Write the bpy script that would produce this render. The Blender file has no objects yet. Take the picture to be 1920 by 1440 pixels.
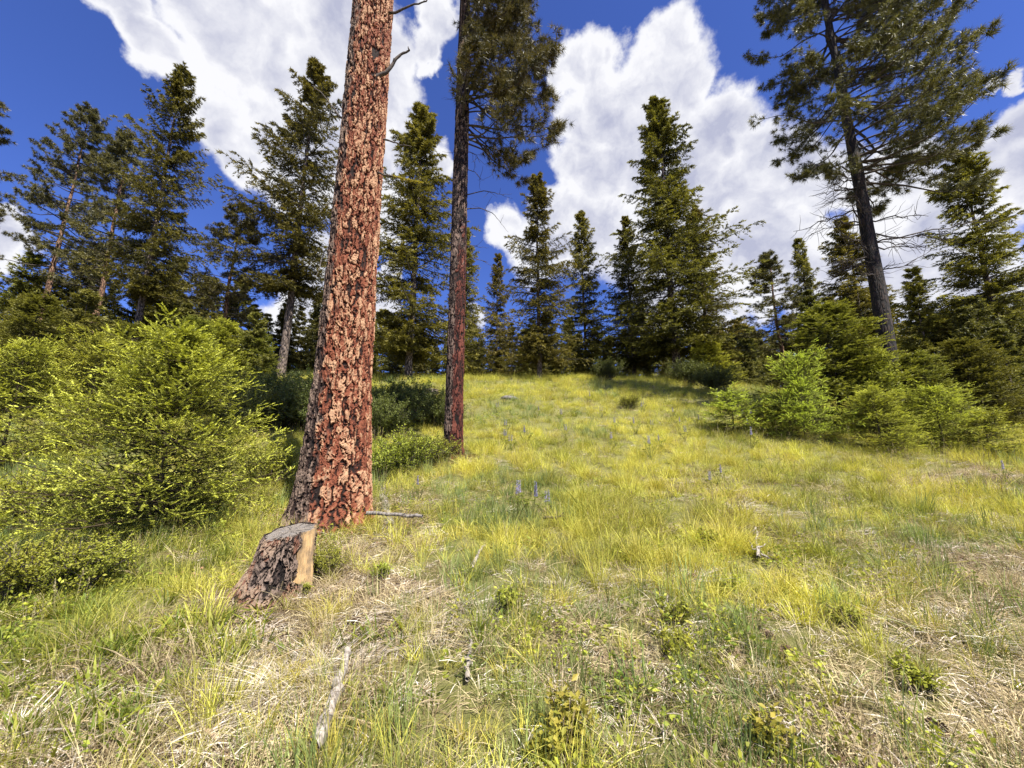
import bpy, math, random
import numpy as np
from mathutils import Vector
R_ = math.radians
rng = np.random.default_rng(7)
random.seed(7)
scene = bpy.context.scene
COL = scene.collection

# ------------------------------------------------------------------ camera, world, sun
F_PX = 723.0; PITCH = R_(10.4); CH = 1.6
cam_d = bpy.data.cameras.new('camera'); cam = bpy.data.objects.new('camera', cam_d); COL.objects.link(cam)
cam_d.sensor_fit = 'HORIZONTAL'; cam_d.sensor_width = 36; cam_d.lens = 36 * F_PX / 1920
cam_d.clip_start = 0.05; cam_d.clip_end = 3000
cam.location = (0, 0, CH); cam.rotation_euler = (R_(90) + PITCH, 0, 0)
scene.camera = cam
scene.view_settings.view_transform = 'Standard'; scene.view_settings.look = 'None'
EXPO = 1.15
scene.view_settings.exposure = EXPO; scene.view_settings.gamma = 1.0; scene.view_settings.use_curve_mapping = False
SUN_EL = R_(56); SH = Vector((0.60, -0.80, 0)).normalized()
SUN = Vector((SH.x * math.cos(SUN_EL), SH.y * math.cos(SUN_EL), math.sin(SUN_EL)))
sd = bpy.data.lights.new('sun', 'SUN'); sd.energy = 5.0; sd.angle = R_(0.5); sd.color = (1.0, 0.95, 0.86)
so = bpy.data.objects.new('sun', sd); COL.objects.link(so); so.location = (20, -20, 40)
so.rotation_euler = SUN.to_track_quat('Z', 'Y').to_euler()

scene.cycles.max_bounces = 5; scene.cycles.diffuse_bounces = 3; scene.cycles.glossy_bounces = 1; scene.cycles.transmission_bounces = 3

cP, sP = math.cos(PITCH), math.sin(PITCH)
def ray(px, py):
    X = (px - 960) / F_PX; V = (720 - py) / F_PX
    return np.array([X, cP - V * sP, sP + V * cP])
def ratio(py):
    V = (720 - py) / F_PX
    return (sP + V * cP) / (cP - V * sP)
def P(px, py, y):                       # the point seen at a pixel, at forward distance y
    d = ray(px, py); d = d * (y / d[1])
    return np.array([d[0], y, CH + d[2]])

def NN(nt, kind, **kw):
    n = nt.nodes.new(kind)
    for k, v in kw.items():
        if k.startswith('i_'):
            key = k[2:]; key = int(key) if key.isdigit() else key.replace('_', ' ')
            n.inputs[key].default_value = v
        else: setattr(n, k, v)
    return n
def L(nt, a, b): nt.links.new(a, b)
def math_n(nt, op, a, b=None, c=None, clamp=False):
    n = nt.nodes.new('ShaderNodeMath'); n.operation = op; n.use_clamp = clamp
    for i, v in enumerate((a, b, c)):
        if v is None: continue
        if isinstance(v, (int, float)): n.inputs[i].default_value = v
        else: nt.links.new(v, n.inputs[i])
    return n.outputs[0]
def vmath(nt, op, a, b=None, scale=None):
    n = nt.nodes.new('ShaderNodeVectorMath'); n.operation = op
    for i, v in enumerate((a, b)):
        if v is None: continue
        if isinstance(v, (tuple, list)): n.inputs[i].default_value = v
        else: nt.links.new(v, n.inputs[i])
    if scale is not None:
        if isinstance(scale, (int, float)): n.inputs['Scale'].default_value = scale
        else: nt.links.new(scale, n.inputs['Scale'])
    return n.outputs['Value'] if op in ('DISTANCE', 'DOT_PRODUCT', 'LENGTH') else n.outputs[0]
def mixc(nt, f, a, b, blend='MIX'):
    n = nt.nodes.new('ShaderNodeMix'); n.data_type = 'RGBA'; n.blend_type = blend; n.clamp_factor = True
    for s, v in ((n.inputs[0], f), (n.inputs[6], a), (n.inputs[7], b)):
        if isinstance(v, (int, float)): s.default_value = v
        elif isinstance(v, (tuple, list)): s.default_value = (*v[:3], 1)
        else: nt.links.new(v, s)
    return n.outputs[2]
def smooth(nt, v, a, b, lo=0.0, hi=1.0):
    n = nt.nodes.new('ShaderNodeMapRange'); n.interpolation_type = 'SMOOTHSTEP'
    nt.links.new(v, n.inputs[0]); n.inputs[1].default_value = a; n.inputs[2].default_value = b
    n.inputs[3].default_value = lo; n.inputs[4].default_value = hi
    return n.outputs[0]
def noise(nt, vec, scale, detail=4, rough=0.55, color=False, dist=0.0):
    n = nt.nodes.new('ShaderNodeTexNoise'); n.inputs['Scale'].default_value = scale
    n.inputs['Detail'].default_value = detail; n.inputs['Roughness'].default_value = rough; n.inputs['Distortion'].default_value = dist
    if vec is not None: nt.links.new(vec, n.inputs['Vector'])
    return n.outputs['Color'] if color else n.outputs[0]

world = bpy.data.worlds.new('World'); scene.world = world; world.use_nodes = True
wt = world.node_tree; wt.nodes.clear()
w_out = NN(wt, 'ShaderNodeOutputWorld'); bg = NN(wt, 'ShaderNodeBackground'); L(wt, bg.outputs[0], w_out.inputs[0])
SKY_STR = 0.07
bg.inputs[1].default_value = SKY_STR
sky = NN(wt, 'ShaderNodeTexSky', sky_type='NISHITA', sun_disc=False, sun_elevation=SUN_EL,
         sun_rotation=math.atan2(SH.x, SH.y), altitude=1200, air_density=1.0, dust_density=0.3, ozone_density=2.5)
BLOBS = [(215,-10,60),(262,10,70),(300,75,50),(330,110,60),(420,75,110),(520,100,150),(440,210,90),(520,260,105),(620,180,160),
 (480,300,58),(560,340,66),(640,20,120),(700,110,90),(785,60,45),(800,110,26),(800,10,45),(768,275,48),(835,300,40),(690,330,80),(730,420,55),
 (0,400,42),(22,432,45),(-45,430,90),(570,545,60),(600,480,60),(735,520,26),(890,603,30),(560,600,60),(700,560,50),
 (1072,110,55),(1125,100,70),(1110,200,90),(1185,180,90),(1272,62,66),(1238,110,70),(1250,180,110),(1315,150,50),(1345,235,85),(1415,285,60),
 (1180,300,130),(1095,330,80),(1300,350,150),(1050,400,66),(958,430,42),(1020,460,70),(1120,430,100),(1480,335,85),(1560,330,80),(1640,340,90),
 (1450,450,120),(1600,500,150),(1750,420,140),(1850,310,85),(1895,240,60),(1930,330,100),(1885,165,26),(1840,175,18),(1300,500,150),(1800,530,120),
 (1430,585,34),(1480,520,70),(1030,140,30),(1035,90,20)]
tc = NN(wt, 'ShaderNodeTexCoord'); v0 = tc.outputs['Generated']
n1 = noise(wt, v0, 4.0, 3, 0.55, True); n2 = noise(wt, v0, 15.0, 5, 0.6, True)
vw = vmath(wt, 'ADD', v0, vmath(wt, 'SCALE', vmath(wt, 'SUBTRACT', n1, (.5, .5, .5)), scale=0.12))
vw = vmath(wt, 'ADD', vw, vmath(wt, 'SCALE', vmath(wt, 'SUBTRACT', n2, (.5, .5, .5)), scale=0.055))
fld = None
def unit(v): return np.asarray(v) / np.linalg.norm(v)
cl = []
for px, py, r in BLOBS:
    c = unit(ray(px, py)); rr = .5 * (np.linalg.norm(unit(ray(px + r, py)) - c) + np.linalg.norm(unit(ray(px, py + r)) - c))
    cl.append((c, rr * 1.10))
rb = random.Random(5)
for _ in range(12):                       # the same kind of cloud goes on round the sky
    az = rb.uniform(R_(75), R_(285)); el = rb.uniform(R_(12), R_(60))
    for k in range(2):
        a2, e2 = az + rb.uniform(-.14, .14), el + rb.uniform(-.08, .08)
        cl.append((np.array([math.sin(a2) * math.cos(e2), math.cos(a2) * math.cos(e2), math.sin(e2)]), rb.uniform(.08, .17)))
for c, rr in cl:
    d = vmath(wt, 'DISTANCE', vw, tuple(float(t) for t in c))
    f = math_n(wt, 'MULTIPLY_ADD', d, -1.0 / rr, 1.0)
    fld = f if fld is None else math_n(wt, 'SMOOTH_MAX', fld, f, 0.12)
nz = noise(wt, v0, 7.0, 8, 0.62); nfine = noise(wt, v0, 34.0, 4, 0.6)
dens = math_n(wt, 'ADD', fld, math_n(wt, 'MULTIPLY_ADD', nz, 1.15, -0.60))
dens = math_n(wt, 'ADD', dens, math_n(wt, 'MULTIPLY_ADD', nfine, 0.34, -0.17))
cmask = math_n(wt, 'POWER', smooth(wt, dens, -0.07, 0.25), 0.85)
vs = vmath(wt, 'ADD', vw, tuple(SUN * 0.035 + Vector((0, 0, .03))))
ra, rb2 = noise(wt, vw, 9.0, 5, 0.55), noise(wt, vs, 9.0, 5, 0.55)
rel = math_n(wt, 'MULTIPLY', math_n(wt, 'SUBTRACT', ra, rb2), 2.6)
big = noise(wt, v0, 3.2, 3, 0.5)
thick = smooth(wt, dens, 0.05, 0.75)
lit = math_n(wt, 'SUBTRACT', math_n(wt, 'ADD', math_n(wt, 'ADD', rel, 1.0), math_n(wt, 'MULTIPLY_ADD', big, 1.6, -0.8)), math_n(wt, 'MULTIPLY', thick, 0.55), clamp=True)
K = 1.0 / SKY_STR / 2 ** EXPO
ccol = mixc(wt, lit, (.52 * K, .54 * K, .69 * K), (1.0 * K, 1.0 * K, 1.03 * K))
skyc = mixc(wt, 1.0, sky.outputs[0], (0.57, 0.70, 1.30), 'MULTIPLY')
L(wt, mixc(wt, math_n(wt, 'MULTIPLY', cmask, 0.97), skyc, ccol), bg.inputs[0])

# ------------------------------------------------------------------ terrain
def _hash(ix, iy, s):
    h = (ix.astype(np.int64) * 374761393 + iy.astype(np.int64) * 668265263 + s * 974634777) & 0x7fffffff
    h = ((h ^ (h >> 13)) * 1274126177) & 0x7fffffff
    return ((h ^ (h >> 16)) & 0xffff) / 65535.0
def vnoise(x, y, s=0):
    x = np.asarray(x, float); y = np.asarray(y, float)
    ix, iy = np.floor(x), np.floor(y); fx, fy = x - ix, y - iy
    fx = fx * fx * (3 - 2 * fx); fy = fy * fy * (3 - 2 * fy)
    a, b = _hash(ix, iy, s), _hash(ix + 1, iy, s); c, d = _hash(ix, iy + 1, s), _hash(ix + 1, iy + 1, s)
    return (a * (1 - fx) + b * fx) * (1 - fy) + (c * (1 - fx) + d * fx) * fy
def fbm(x, y, s=0, o=4):
    t = 0; a = .5
    for i in range(o):
        t = t + a * vnoise(x, y, s + i); x = x * 2.03 + 11.3; y = y * 2.03 + 5.7; a *= .5
    return t
_py = np.array([-900, -300, -100, -20, 0, 2, 3.75, 6, 8, 10.2, 15, 20, 25, 29, 33, 38, 50, 80, 200, 900], float)
_pz = np.array([-40, -22, -8, -1.4, 0, .12, .3, .62, 1.0, 1.55, 3.0, 4.65, 6.2, 7.3, 8.1, 8.7, 9.2, 9.4, 9.5, 14], float)
_ys = np.concatenate([np.linspace(-900, -20, 300), np.linspace(-19.8, 60, 900), np.linspace(60.5, 900, 300)])
_m = np.interp(_ys, _py, _pz)
_k = np.hanning(21); _k /= _k.sum(); _m2 = np.convolve(np.pad(_m, 10, mode='edge'), _k, 'valid')
def sst(v, a, b):
    t = np.clip((v - a) / (b - a), 0, 1); return t * t * (3 - 2 * t)
def gz(x, y):
    x = np.asarray(x, float); y = np.asarray(y, float)
    z = np.interp(y, _ys, _m2)
    z = z - np.minimum(np.maximum(x - 8, 0) ** 2 * .007, 9) * sst(y, 10, 24)
    z = z + np.minimum(np.maximum(-x - 9, 0) ** 2 * .004, 3) * sst(y, 6, 20)
    z = z + (fbm(x * .35, y * .35, 3, 3) - .44) * .35 * sst(np.abs(y), 2, 9)
    z = z + (fbm(x * 1.7, y * 1.7, 9, 3) - .44) * .10
    return z
z00 = float(gz(0, 0))
def base(px, y):                         # ground point at forward distance y under pixel column px
    x = (px - 960) / F_PX * y
    for _ in range(6):
        r = (float(gz(x, y)) - CH) / y
        V = (r * cP - sP) / (cP + r * sP)
        x = (px - 960) / F_PX * y / (cP - V * sP)
    return np.array([x, y, float(gz(x, y))])
def hit(px, py):                         # ground point seen at a pixel
    d = ray(px, py); t = np.linspace(.8, 60, 6000); p = d[None] * t[:, None] / d[1]
    g = gz(p[:, 0], p[:, 1]); k = np.argmax(CH + p[:, 2] <= g)
    if k == 0: k = len(t) - 1
    return np.array([p[k, 0], p[k, 1], g[k]])

def mesh_np(name, V, F, mats=(), mi=None, attrs=None, smooth_=False, cattr=None):
    V = np.asarray(V, np.float32).reshape(-1, 3); F = np.asarray(F, np.int32); n = F.shape[1]
    me = bpy.data.meshes.new(name)
    me.vertices.add(len(V)); me.vertices.foreach_set('co', V.ravel())
    me.loops.add(F.size); me.loops.foreach_set('vertex_index', F.ravel())
    me.polygons.add(len(F)); me.polygons.foreach_set('loop_start', np.arange(0, F.size, n, dtype=np.int32))
    me.polygons.foreach_set('loop_total', np.full(len(F), n, np.int32))
    me.polygons.foreach_set('use_smooth', np.full(len(F), bool(smooth_)))
    for m in mats: me.materials.append(m)
    if mi is not None: me.polygons.foreach_set('material_index', np.asarray(mi, np.int32))
    for k, a in (attrs or {}).items():
        at = me.attributes.new(k, 'FLOAT', 'POINT'); at.data.foreach_set('value', np.asarray(a, np.float32).ravel())
    me.update(calc_edges=True)
    return me
def obj(name, me, parent=None, loc=None, rz=0.0, sc=1.0, **props):
    if parent is not None and name in ('boughs', 'crown', 'foliage', 'stems', 'scales', 'lichen'): props['kind'] = 'stuff'   # masses of twigs and leaves past counting
    o = bpy.data.objects.new(name, me); COL.objects.link(o)
    if parent is not None: o.parent = parent
    if loc is not None: o.location = tuple(float(c) for c in loc)
    o.rotation_euler = (0, 0, rz)
    o.scale = (sc, sc, sc) if isinstance(sc, (int, float)) else sc
    for k, v in props.items(): o[k] = v
    return o
def thing(name, label, cat, loc, rz=0.0, sc=1.0, group=None):
    o = obj(name, None, loc=loc, rz=rz, sc=sc, label=label, category=cat)
    o.empty_display_size = .2
    if group: o['group'] = group
    return o

# ------------------------------------------------------------------ materials
def new_mat(name):
    m = bpy.data.materials.new(name); m.use_nodes = True; nt = m.node_tree; nt.nodes.clear()
    out = NN(nt, 'ShaderNodeOutputMaterial'); return m, nt, out
def attr(nt, name, typ='GEOMETRY'):
    n = nt.nodes.new('ShaderNodeAttribute'); n.attribute_type = typ; n.attribute_name = name; return n.outputs['Fac']
def leaf_mat(name, dark, bright, old=None, trans=0.35, rough=0.55, inst=False, spec=.3, tcol=1.25):
    m, nt, out = new_mat(name)
    f = attr(nt, 'fresh')
    if inst: f = math_n(nt, 'ADD', f, math_n(nt, 'MULTIPLY_ADD', attr(nt, 'tint', 'INSTANCER'), 1.0, -0.5), clamp=True)
    c = mixc(nt, f, dark, bright)
    if old is not None: c = mixc(nt, attr(nt, 'old'), c, old)
    geo = NN(nt, 'ShaderNodeNewGeometry')
    oi = NN(nt, 'ShaderNodeObjectInfo')
    hs = NN(nt, 'ShaderNodeHueSaturation'); L(nt, c, hs.inputs['Color'])
    L(nt, math_n(nt, 'MULTIPLY_ADD', oi.outputs['Random'], .3, .85), hs.inputs['Value'])
    L(nt, math_n(nt, 'MULTIPLY_ADD', oi.outputs['Random'], .03, .485), hs.inputs['Hue'])
    c = hs.outputs[0]
    p = NN(nt, 'ShaderNodeBsdfPrincipled'); L(nt, c, p.inputs['Base Color']); p.inputs['Roughness'].default_value = rough
    p.inputs['Specular IOR Level'].default_value = spec
    t = NN(nt, 'ShaderNodeBsdfTranslucent')
    L(nt, mixc(nt, 1.0, c, (tcol, tcol * 1.0, tcol * .6), 'MULTIPLY'), t.inputs[0])
    mx = NN(nt, 'ShaderNodeMixShader'); mx.inputs[0].default_value = trans
    L(nt, p.outputs[0], mx.inputs[1]); L(nt, t.outputs[0], mx.inputs[2]); L(nt, mx.outputs[0], out.inputs[0])
    return m
def bark_mat(name, c0, c1, c2, sx=9.0, sz=2.2, bump=.6):
    m, nt, out = new_mat(name)
    tc = NN(nt, 'ShaderNodeTexCoord'); mp = NN(nt, 'ShaderNodeMapping'); L(nt, tc.outputs['Object'], mp.inputs[0])
    mp.inputs['Scale'].default_value = (sx, sx, sz)
    n = noise(nt, mp.outputs[0], 1.6, 6, .65); n3 = noise(nt, mp.outputs[0], 7, 3, .6)
    vo = NN(nt, 'ShaderNodeTexVoronoi', feature='DISTANCE_TO_EDGE'); vo.inputs['Scale'].default_value = 1.3
    L(nt, vmath(nt, 'ADD', mp.outputs[0], vmath(nt, 'SCALE', noise(nt, mp.outputs[0], 2, 3, .5, True), scale=.6)), vo.inputs['Vector'])
    e = smooth(nt, vo.outputs[0], 0.02, .22)
    h = math_n(nt, 'MULTIPLY', e, math_n(nt, 'MULTIPLY_ADD', n, 1.0, .3))
    c = mixc(nt, smooth(nt, h, .05, .5), c0, c1); c = mixc(nt, smooth(nt, math_n(nt, 'MULTIPLY', h, n3), .25, .5), c, c2)
    p = NN(nt, 'ShaderNodeBsdfPrincipled'); L(nt, c, p.inputs['Base Color']); p.inputs['Roughness'].default_value = .9
    b = NN(nt, 'ShaderNodeBump'); b.inputs['Strength'].default_value = bump; b.inputs['Distance'].default_value = .04
    L(nt, h, b.inputs['Height']); L(nt, b.outputs[0], p.inputs['Normal']); L(nt, p.outputs[0], out.inputs[0])
    return m
def plate_bark(name, furrow, red, mid, plateA, plateB, char=.5):
    m, nt, out = new_mat(name)
    tc = NN(nt, 'ShaderNodeTexCoord'); mp = NN(nt, 'ShaderNodeMapping'); L(nt, tc.outputs['Object'], mp.inputs[0])
    mp.inputs['Scale'].default_value = (1, 1, .45)
    h = attr(nt, 'plate'); rn = attr(nt, 'rnd'); dk = attr(nt, 'char')
    nf = noise(nt, mp.outputs[0], 34, 5, .7); nf2 = noise(nt, mp.outputs[0], 90, 3, .6); nb = noise(nt, mp.outputs[0], 9, 3, .6)
    hh = math_n(nt, 'ADD', h, math_n(nt, 'MULTIPLY_ADD', nf, .9, -.45))
    c = mixc(nt, smooth(nt, hh, .08, .32), furrow, red)
    c = mixc(nt, smooth(nt, hh, .30, .55), c, mid)
    pl = mixc(nt, rn, plateA, plateB)
    c = mixc(nt, smooth(nt, math_n(nt, 'ADD', hh, math_n(nt, 'MULTIPLY_ADD', rn, .5, -.25)), .60, .82), c, pl)
    c = mixc(nt, smooth(nt, nf2, .58, .70, 0, .55), c, red)
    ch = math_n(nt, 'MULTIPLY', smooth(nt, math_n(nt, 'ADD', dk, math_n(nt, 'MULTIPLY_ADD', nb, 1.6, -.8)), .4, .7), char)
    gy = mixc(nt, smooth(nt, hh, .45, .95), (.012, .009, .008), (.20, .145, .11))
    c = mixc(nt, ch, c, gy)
    p = NN(nt, 'ShaderNodeBsdfPrincipled'); L(nt, c, p.inputs['Base Color']); p.inputs['Roughness'].default_value = .85
    p.inputs['Specular IOR Level'].default_value = .25
    b = NN(nt, 'ShaderNodeBump'); b.inputs['Strength'].default_value = .8; b.inputs['Distance'].default_value = .02
    L(nt, nf, b.inputs['Height']); L(nt, b.outputs[0], p.inputs['Normal']); L(nt, p.outputs[0], out.inputs[0])
    return m
def wood_mat(name, a, b, scale=(30, 30, 3), bump=.4):
    m, nt, out = new_mat(name)
    tc = NN(nt, 'ShaderNodeTexCoord'); mp = NN(nt, 'ShaderNodeMapping'); L(nt, tc.outputs['Object'], mp.inputs[0])
    mp.inputs['Scale'].default_value = scale
    n = noise(nt, mp.outputs[0], 1, 6, .65)
    c = mixc(nt, smooth(nt, n, .32, .66), a, b)
    p = NN(nt, 'ShaderNodeBsdfPrincipled'); L(nt, c, p.inputs['Base Color']); p.inputs['Roughness'].default_value = .85
    bp = NN(nt, 'ShaderNodeBump'); bp.inputs['Strength'].default_value = bump; bp.inputs['Distance'].default_value = .01
    L(nt, n, bp.inputs['Height']); L(nt, bp.outputs[0], p.inputs['Normal']); L(nt, p.outputs[0], out.inputs[0])
    return m

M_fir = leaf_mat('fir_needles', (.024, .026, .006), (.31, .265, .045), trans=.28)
M_firfar = leaf_mat('far_fir_needles', (.035, .040, .010), (.24, .22, .05), trans=.28)
M_fird = leaf_mat('green_fir_needles', (.018, .026, .007), (.28, .28, .045), trans=.28)
M_young = leaf_mat('young_fir_needles', (.014, .026, .006), (.66, .70, .10), trans=.16, tcol=1.1)
M_pine = leaf_mat('pine_needles', (.030, .034, .012), (.25, .22, .065), trans=.22, spec=.4, rough=.45)
M_leaf = leaf_mat('shrub_leaves', (.10, .13, .018), (.42, .43, .055), trans=.35)
M_dleaf = leaf_mat('dull_shrub_leaves', (.045, .060, .014), (.17, .19, .04), trans=.3)
M_oleaf = leaf_mat('yellowing_leaves', (.20, .24, .03), (.42, .36, .06), trans=.35)
M_grass = leaf_mat('green_grass', (.10, .135, .018), (.62, .56, .11), trans=.35, inst=True)
M_blue = leaf_mat('blue_green_grass', (.11, .16, .05), (.30, .34, .10), trans=.3, inst=True)
M_dry = leaf_mat('dry_grass', (.12, .078, .038), (.66, .545, .31), trans=.25, inst=True, tcol=1.0)
M_white = leaf_mat('bleached_thatch', (.32, .25, .18), (.74, .67, .56), trans=.2, inst=True, tcol=1.0)
M_forb = leaf_mat('ground_leaves', (.12, .16, .02), (.48, .48, .055), trans=.35, inst=True)
M_bark = bark_mat('fir_bark', (.02, .015, .012), (.115, .08, .06), (.30, .235, .19), 12, 2.4)
M_barkd = bark_mat('dark_pine_bark', (.005, .004, .003), (.018, .012, .009), (.05, .032, .022), 9, 2.2)
M_barkr = bark_mat('orange_pine_bark', (.03, .015, .01), (.22, .11, .06), (.40, .25, .16), 12, 2.2)
M_twig = wood_mat('dead_twig_bark', (.02, .015, .012), (.085, .065, .05), (20, 20, 20))
M_yt = wood_mat('young_twig_bark', (.03, .022, .012), (.11, .075, .035), (20, 20, 20))
M_hero = plate_bark('plated_pine_bark', (.012, .007, .005), (.075, .022, .012), (.20, .062, .030), (.23, .098, .050), (.46, .275, .155), char=.92)
M_red = plate_bark('red_pine_bark', (.004, .003, .002), (.022, .007, .005), (.048, .012, .008), (.085, .022, .013), (.14, .042, .026), char=.85)
M_lichen = leaf_mat('yellow_lichen', (.30, .28, .02), (.60, .52, .05), trans=.2)
M_grey = wood_mat('weathered_grey_wood', (.06, .05, .042), (.26, .23, .20), (35, 35, 6))
M_white_w = wood_mat('bleached_wood', (.10, .08, .06), (.40, .355, .30), (30, 30, 8))
M_petal = leaf_mat('lupine_petals', (.25, .23, .42), (.46, .43, .66), trans=.3)
M_rock = wood_mat('dark_rock', (.05, .045, .04), (.20, .18, .16), (9, 9, 9))

# ground
def ground_mat():
    m, nt, out = new_mat('meadow_soil')
    tc = NN(nt, 'ShaderNodeTexCoord'); o = tc.outputs['Object']
    lush = attr(nt, 'lush')
    nA = noise(nt, o, 1.3, 6, .6); nB = noise(nt, o, 14, 6, .7); nC = noise(nt, o, 60, 4, .7)
    straw = mixc(nt, smooth(nt, nC, .35, .65), (.13, .08, .05), (.56, .42, .26))
    soil = mixc(nt, smooth(nt, nC, .3, .7), (.022, .013, .009), (.10, .06, .04))
    c = mixc(nt, smooth(nt, nB, .44, .56), straw, soil)
    green = mixc(nt, nB, (.07, .085, .015), (.22, .22, .04))
    c = mixc(nt, smooth(nt, math_n(nt, 'ADD', lush, math_n(nt, 'MULTIPLY_ADD', nA, .8, -.4)), .35, .75, 0, .8), c, green)
    p = NN(nt, 'ShaderNodeBsdfPrincipled'); L(nt, c, p.inputs['Base Color']); p.inputs['Roughness'].default_value = .95
    b = NN(nt, 'ShaderNodeBump'); b.inputs['Strength'].default_value = .9; b.inputs['Distance'].default_value = .03
    L(nt, math_n(nt, 'ADD', nC, nB), b.inputs['Height']); L(nt, b.outputs[0], p.inputs['Normal']); L(nt, p.outputs[0], out.inputs[0])
    return m
def lushness(x, y):
    n = fbm(x * .55 + 3, y * .55, 21, 4)
    v = .40 + .56 * sst(y, 3.2, 6.8) + (n - .47) * 2.1 * (1 - .5 * sst(y, 6, 10))
    v = v + .50 * sst(-x, 1.9, 3.4) * sst(y, 2.6, 4.2) - .24 * sst(x, 1.5, 6) * (1 - sst(y, 8, 13))
    v = v + .38 * sst(-x, .9, 1.9) * (1 - sst(y, 3.0, 3.8)) * sst(fbm(x * 1.1, y * 1.1, 25, 2), .22, .42)
    v = v + .35 * np.exp(-((x - .5) ** 2 / 2.2 + (y - 5.2) ** 2 / 1.6))
    v = v - .5 * np.exp(-((x - 9.5) ** 2 / 6 + (y - 8.3) ** 2 / .7))
    return np.clip(v, 0, 1)
def g1(n, near, far): 
    t = np.linspace(-1, 1, n); k = math.asinh(far / near); return near * np.sinh(t * k)
gx = g1(320, 5.0, 900); gy = g1(340, 5.0, 900) + 5
GX, GY = np.meshgrid(gx, gy); GZ = gz(GX, GY)
V = np.stack([GX, GY, GZ], -1).reshape(-1, 3)
i = np.arange(len(gy) - 1)[:, None] * len(gx) + np.arange(len(gx) - 1)[None]
F = np.stack([i, i + 1, i + 1 + len(gx), i + len(gx)], -1).reshape(-1, 4)
obj('ground', mesh_np('ground', V, F, [ground_mat()], attrs={'lush': lushness(V[:, 0], V[:, 1])}, smooth_=True), kind='structure')

# ------------------------------------------------------------------ geometry builders
def norm(a): return a / np.maximum(np.linalg.norm(a, axis=-1, keepdims=True), 1e-9)
def tubes(Pp, Rr, sides=5):
    """Pp (N,n,3), Rr (N,n) -> V,F quads"""
    Pp = np.asarray(Pp, float); Rr = np.asarray(Rr, float); N, n, _ = Pp.shape
    T = norm(np.gradient(Pp, axis=1)); ref = np.where(np.abs(T[..., 2:3]) > .9, np.array([1., 0, 0]), np.array([0, 0, 1.]))
    A = norm(np.cross(T, ref)); B = np.cross(T, A)
    th = np.linspace(0, 2 * math.pi, sides, endpoint=False)
    ring = Pp[:, :, None] + Rr[:, :, None, None] * (A[:, :, None] * np.cos(th)[None, None, :, None] + B[:, :, None] * np.sin(th)[None, None, :, None])
    V = ring.reshape(-1, 3)
    b = (np.arange(N)[:, None, None] * n + np.arange(n - 1)[None, :, None]) * sides
    j = np.arange(sides)[None, None]; j2 = (j + 1) % sides
    F = np.stack(np.broadcast_arrays(b + j, b + j2, b + sides + j2, b + sides + j), -1).reshape(-1, 4)
    return V, F
def merge(parts):
    Vs, Fs, o = [], [], 0
    for V, F in parts:
        Vs.append(V); Fs.append(F + o); o += len(V)
    return np.concatenate(Vs), np.concatenate(Fs)
def needles(pos, d, ln, wd, r, droop=0.0, flat=0.0):
    """one thin triangle per needle"""
    n = len(pos); d = norm(d); q = norm(np.cross(d, r.normal(size=(n, 3)) + np.array([0, 0, flat])))
    ln = np.broadcast_to(ln, (n,))[:, None]; wd = np.broadcast_to(wd, (n,))[:, None]
    a = pos + q * wd * .5; b = pos - q * wd * .5; c = pos + d * ln + np.array([0, 0, -1.]) * ln * droop
    V = np.stack([a, b, c], 1).reshape(-1, 3); F = np.arange(3 * n).reshape(-1, 3)
    return V, F
def leaves(pos, d, ln, wd, r, up=.6):
    """folded diamond leaf, 2 tris as one quad"""
    n = len(pos); d = norm(d); u = norm(r.normal(size=(n, 3)) * .6 + np.array([0, 0, up])); s = norm(np.cross(d, u))
    ln = np.broadcast_to(ln, (n,))[:, None]; wd = np.broadcast_to(wd, (n,))[:, None]
    m = pos + d * ln * .5; up_ = np.cross(s, d)
    V = np.stack([pos, m + s * wd * .5 + up_ * wd * .12, pos + d * ln, m - s * wd * .5 + up_ * wd * .12], 1).reshape(-1, 3)
    return V, np.arange(4 * n).reshape(-1, 4)

def fir_trunk(H, r0, mat, sides=10, bend=.0, seed=0, name='trunk'):
    r = np.random.default_rng(seed + 900); n = 22; t = np.linspace(0, 1, n)
    x = np.cumsum(r.normal(size=n)) * bend * .02; y = np.cumsum(r.normal(size=n)) * bend * .02
    Pp = np.stack([x - x[0], y - y[0], t * H - .25], -1)[None]
    Rr = (r0 * (1 - t) ** .85 + .006 + r0 * .35 * np.exp(-t * H / .5))[None]
    V, F = tubes(Pp, Rr, sides)
    V = V + (r.normal(size=V.shape) * r0 * .05) * np.array([1, 1, .2])
    return mesh_np(name, V, F, [mat], smooth_=True), Pp[0]

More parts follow.
